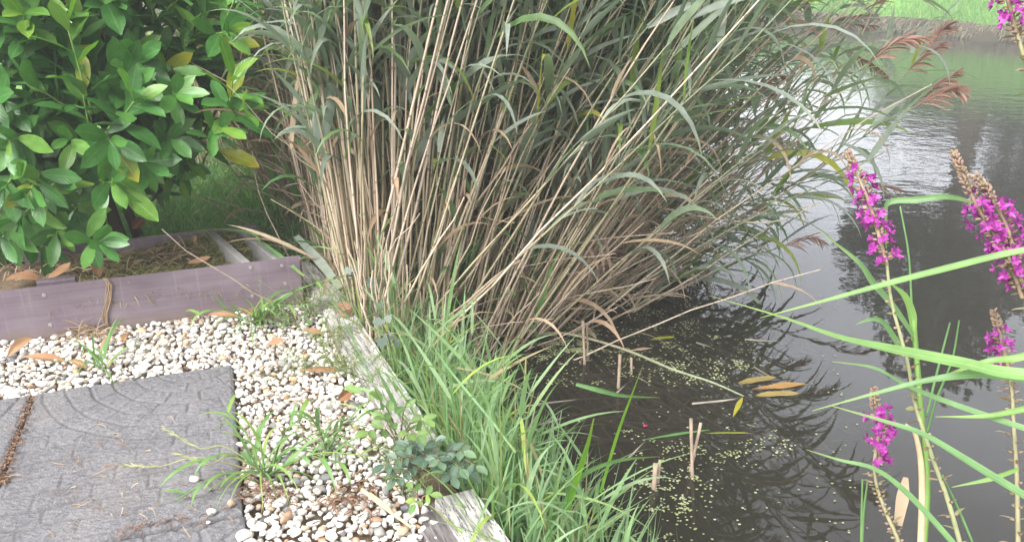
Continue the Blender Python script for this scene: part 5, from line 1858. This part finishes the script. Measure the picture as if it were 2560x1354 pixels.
for lab, path, wd, roll in near:
    b = MB()
    pts = leaf_from_pixels(b, path, [q * .68 for q in wd], 26, Vector((0.15, -0.75, 0.65)), .3, roll)
    tag(b.build('reed_leaf', m_near_leaf, loc=tuple(pts[0])), lab, 'leaf', 'reed leaves in front of the loosestrife')
stick('reed_shoot', [P(2284, 800, 1.02), P(2292, 900, 1.02), P(2300, 1000, 1.01), P(2318, 1200, 1.0), P(2305, 1420, .98)], (.0030, .0034, .0036, .004, .004), m_young_reed, 'upright green reed shoot behind the tall loosestrife stem', 'reed')
stick('dry_stalk', [P(2264, 1060, 1.0), P(2290, 1090, 1.0), P(2305, 1200, 1.0), P(2300, 1420, .98)], (.0015, .003, .0042, .0045), m_straw, 'dry straw stalk beside the upright reed shoot', 'stalk')
b = MB(); pts = leaf_from_pixels(b, ((2264, 1192, 1.0), (2256, 1240, 1.0), (2244, 1312, 1.0)), [.006, .016, .010], 8)
tag(b.build('dry_leaf', m_leaf_dead, loc=tuple(pts[0])), 'short dry tan leaf strip beside the straw stalk', 'dead leaf')
for lab, path in (('thin pale grass stalk rising from the bottom edge left of the loosestrife', ((2156, 1197, 1.05), (2152, 1400, 1.05))), ('thin pale stalk forking beside the first thin one', ((2169, 1200, 1.05), (2158, 1290, 1.05), (2154, 1400, 1.05))),
                  ('fine green stalk slanting to the bottom edge right of the loosestrife', ((2356, 1186, 1.0), (2400, 1280, 1.0), (2450, 1400, .98))), ('fine upright green stalk behind the tall loosestrife flowers', ((2250, 515, 1.3), (2272, 640, 1.3), (2280, 780, 1.3), (2292, 900, 1.28))),
                  ('thin upright grass stalk right of the reed shoot', ((2375, 806, 1.15), (2340, 940, 1.12), (2316, 1040, 1.1))), ('slender curved grass stalk right of the reed shoot', ((2398, 800, 1.2), (2380, 900, 1.2), (2340, 1000, 1.18), (2318, 1080, 1.15)))):
    stick('grass_stalk', [P(*q) for q in path], (.0012, .0018, .0018), m_young_reed, lab, 'grass stalk', 'thin stalks around the loosestrife', 5)

# ------------------------------------------------------------------ far bank
fb = MB()
m_far_grass = leaf_mat('meadow_grass', [(0, (0.13, 0.30, 0.07)), (0.5, (0.18, 0.36, 0.10)), (1, (0.26, 0.40, 0.14))], .5, .3, .3)
for k in range(26000):
    a_ = R.uniform(-5, 7)
    b_ = 0.2 + 6 * R.random() ** 1.4
    q = F1 + FD * a_ + FN * b_
    h = R.uniform(.10, .26) * (1 + .5 * noise.noise(Vector((a_ * .9, b_ * .9, 0))))
    z = WATER + .20 + min(max(0, b_ - .25) * .36, 1.3)
    az = R.uniform(0, 6.28); l = R.uniform(.1, .6)
    bp = blade_path(Vector((q.x, q.y, z)), Vector((math.cos(az) * l, math.sin(az) * l, 1)), h, 4, R.uniform(.3, 2))
    ribbon(fb, bp, [.010, .012, .009, .002], rdir(), .1)
tag(fb.build('meadow_grass', m_far_grass), 'long bright meadow grass on the far bank', 'grass', kind='stuff')
fb = MB()
for k in range(8000):
    a_ = R.uniform(-5, 7)
    e = 0.10 * noise.noise(Vector((a_ * 1.3, 0, 4)))
    hz = R.uniform(.05, .25)
    q = F1 + FD * a_ + FN * (hz / 1.7 - e - R.uniform(.0, .05))
    z = WATER + hz
    d = Vector((R.uniform(-.5, .5), R.uniform(-.3, .3), .15)) - FN * .9
    bp = blade_path(Vector((q.x, q.y, z)), d, R.uniform(.07, .18), 5, 3.2)
    ribbon(fb, bp, [.008, .010, .008, .006, .002], rdir(), .1)
m_fringe = simple_mat('bank_fringe', [(0, (0.10, 0.085, 0.065)), (0.5, (0.26, 0.215, 0.165)), (1, (0.16, 0.19, 0.08))], .85, .1, 10, .1)
tag(fb.build('bank_fringe', m_fringe), 'withered grass hanging down the far bank to the water', 'dry grass', kind='stuff')

# trees and hedge beyond the meadow (seen in the water)
m_tree = leaf_mat('tree_foliage', [(0, (0.035, 0.055, 0.025)), (0.6, (0.05, 0.075, 0.03)), (1, (0.075, 0.10, 0.04))], .6, .2, .15)
def crown(mb, c, rad, n, s):
    off = R.uniform(0, 50)
    k = 0
    while k < n:
        v = rdir() * R.random() ** .45
        if noise.noise(v * 2.2 + Vector((off, 0, 0))) < -.12: continue
        p = c + Vector((v.x * rad.x, v.y * rad.y, v.z * rad.z)) * (1 + .22 * noise.noise(v * 3 + Vector((0, off, 0))))
        d, u = rdir(), rdir(); x = d.cross(u).normalized()
        l = s * R.uniform(.6, 1.2)
        mb.add([p - d * l, p + x * l * .5, p + d * l, p - x * l * .5], [(0, 1, 2, 3)])
        k += 1
def tree(px, t, th, r, h, label, blobs):
    b = P(px, 677, t); b.z = WATER + 1.2
    root = empty('tree', tuple(b), label, 'tree', 'trees beyond the meadow')
    m = MB(); tube(m, spline([b, b + Vector((.1, 0, th * .6)), b + Vector((0, .1, h * .8))], 12), lerps([r * 1.2, r, r * .25], 12), 9)
    for k in range(9):
        s = b + Vector((0, 0, th + (h - th) * k / 12)); e = s + Vector((R.uniform(-1, 1) * 1.8, R.uniform(-1, 1) * 1.8, R.uniform(.6, 1.6)))
        tube(m, spline([s, s.lerp(e, .5) + Vector((0, 0, .2)), e], 6), lerps([r * .35, r * .1], 6), 5)
    m.build('trunk', m_bark, root)
    c = MB()
    for dx, dz, rx, rz, n in blobs: crown(c, b + Vector((dx, R.uniform(-.6, .6), dz)), Vector((rx, rx, rz)), n, .16)
    c.build('crown', m_tree, root)
tree(2345, 21, 2.9, .30, 8.8, 'dark tree beyond the meadow, seen only as the trunk mirrored in the rippled water', ((0, 4.9, 2.5, 2.0, 3600), (.3, 6.9, 1.5, 1.7, 1700), (-1.2, 4.4, 1.4, 1.0, 900)))
tree(2640, 22, 2.6, .26, 7.2, 'dark tree beyond the meadow, mirrored along the right edge of the water', ((0, 4.4, 2.2, 2.0, 3600), (.2, 6.0, 1.5, 1.2, 1500)))
tree(2950, 24, 3.0, .26, 10, 'dark tree right of the photo frame beyond the meadow', ((0, 6.2, 3.2, 3.4, 3600),))
for px, t, rx, rz, n in ((2200, 23, 1.0, 1.15, 900), (2290, 23.5, 1.2, 1.35, 1400), (2400, 23.5, 1.3, 1.3, 1400), (2500, 22, 1.0, 2.3, 2000), (2590, 22.5, 1.3, 2.0, 1800), (2720, 22, 1.7, 2.2, 1800)):
    b = P(px, 677, t); b.z = .95
    m = MB(); crown(m, b + Vector((0, 0, rz * .9)), Vector((rx, rx, rz)), n, .13)
    root = empty('shrub', tuple(b), 'dark shrub beyond the meadow, mirrored below the far bank', 'shrub', 'shrubs beyond the meadow')
    s = MB(); tube(s, [b, b + Vector((0, 0, rz))], [.06, .03], 6); s.build('stem', m_bark, root)
    m.build('foliage', m_tree, root)

# ------------------------------------------------------------------ scattering volume added to lift the dark tones
hb = MB()
x0, x1, y0, y1, z0, z1 = -340, 460, -220, 460, -1.8, 11.5
hb.add([(x0, y0, z0), (x1, y0, z0), (x1, y1, z0), (x0, y1, z0), (x0, y0, z1), (x1, y0, z1), (x1, y1, z1), (x0, y1, z1)],
       [(0, 3, 2, 1), (4, 5, 6, 7), (0, 1, 5, 4), (1, 2, 6, 5), (2, 3, 7, 6), (3, 0, 4, 7)])
hm = bpy.data.materials.new('added_veil'); hm.use_nodes = True
hn, hl = hm.node_tree.nodes, hm.node_tree.links
hn.clear()
ho = hn.new('ShaderNodeOutputMaterial'); hv = hn.new('ShaderNodeVolumePrincipled')
hv.inputs['Color'].default_value = (0.93, 0.95, 0.97, 1)
hv.inputs['Density'].default_value = 0.012
hl.new(hv.outputs[0], ho.inputs['Volume'])
tag(hb.build('added_veil', hm, smooth=False), 'added pale veil lifting the dark tones over the pond', 'added_veil', kind='stuff')
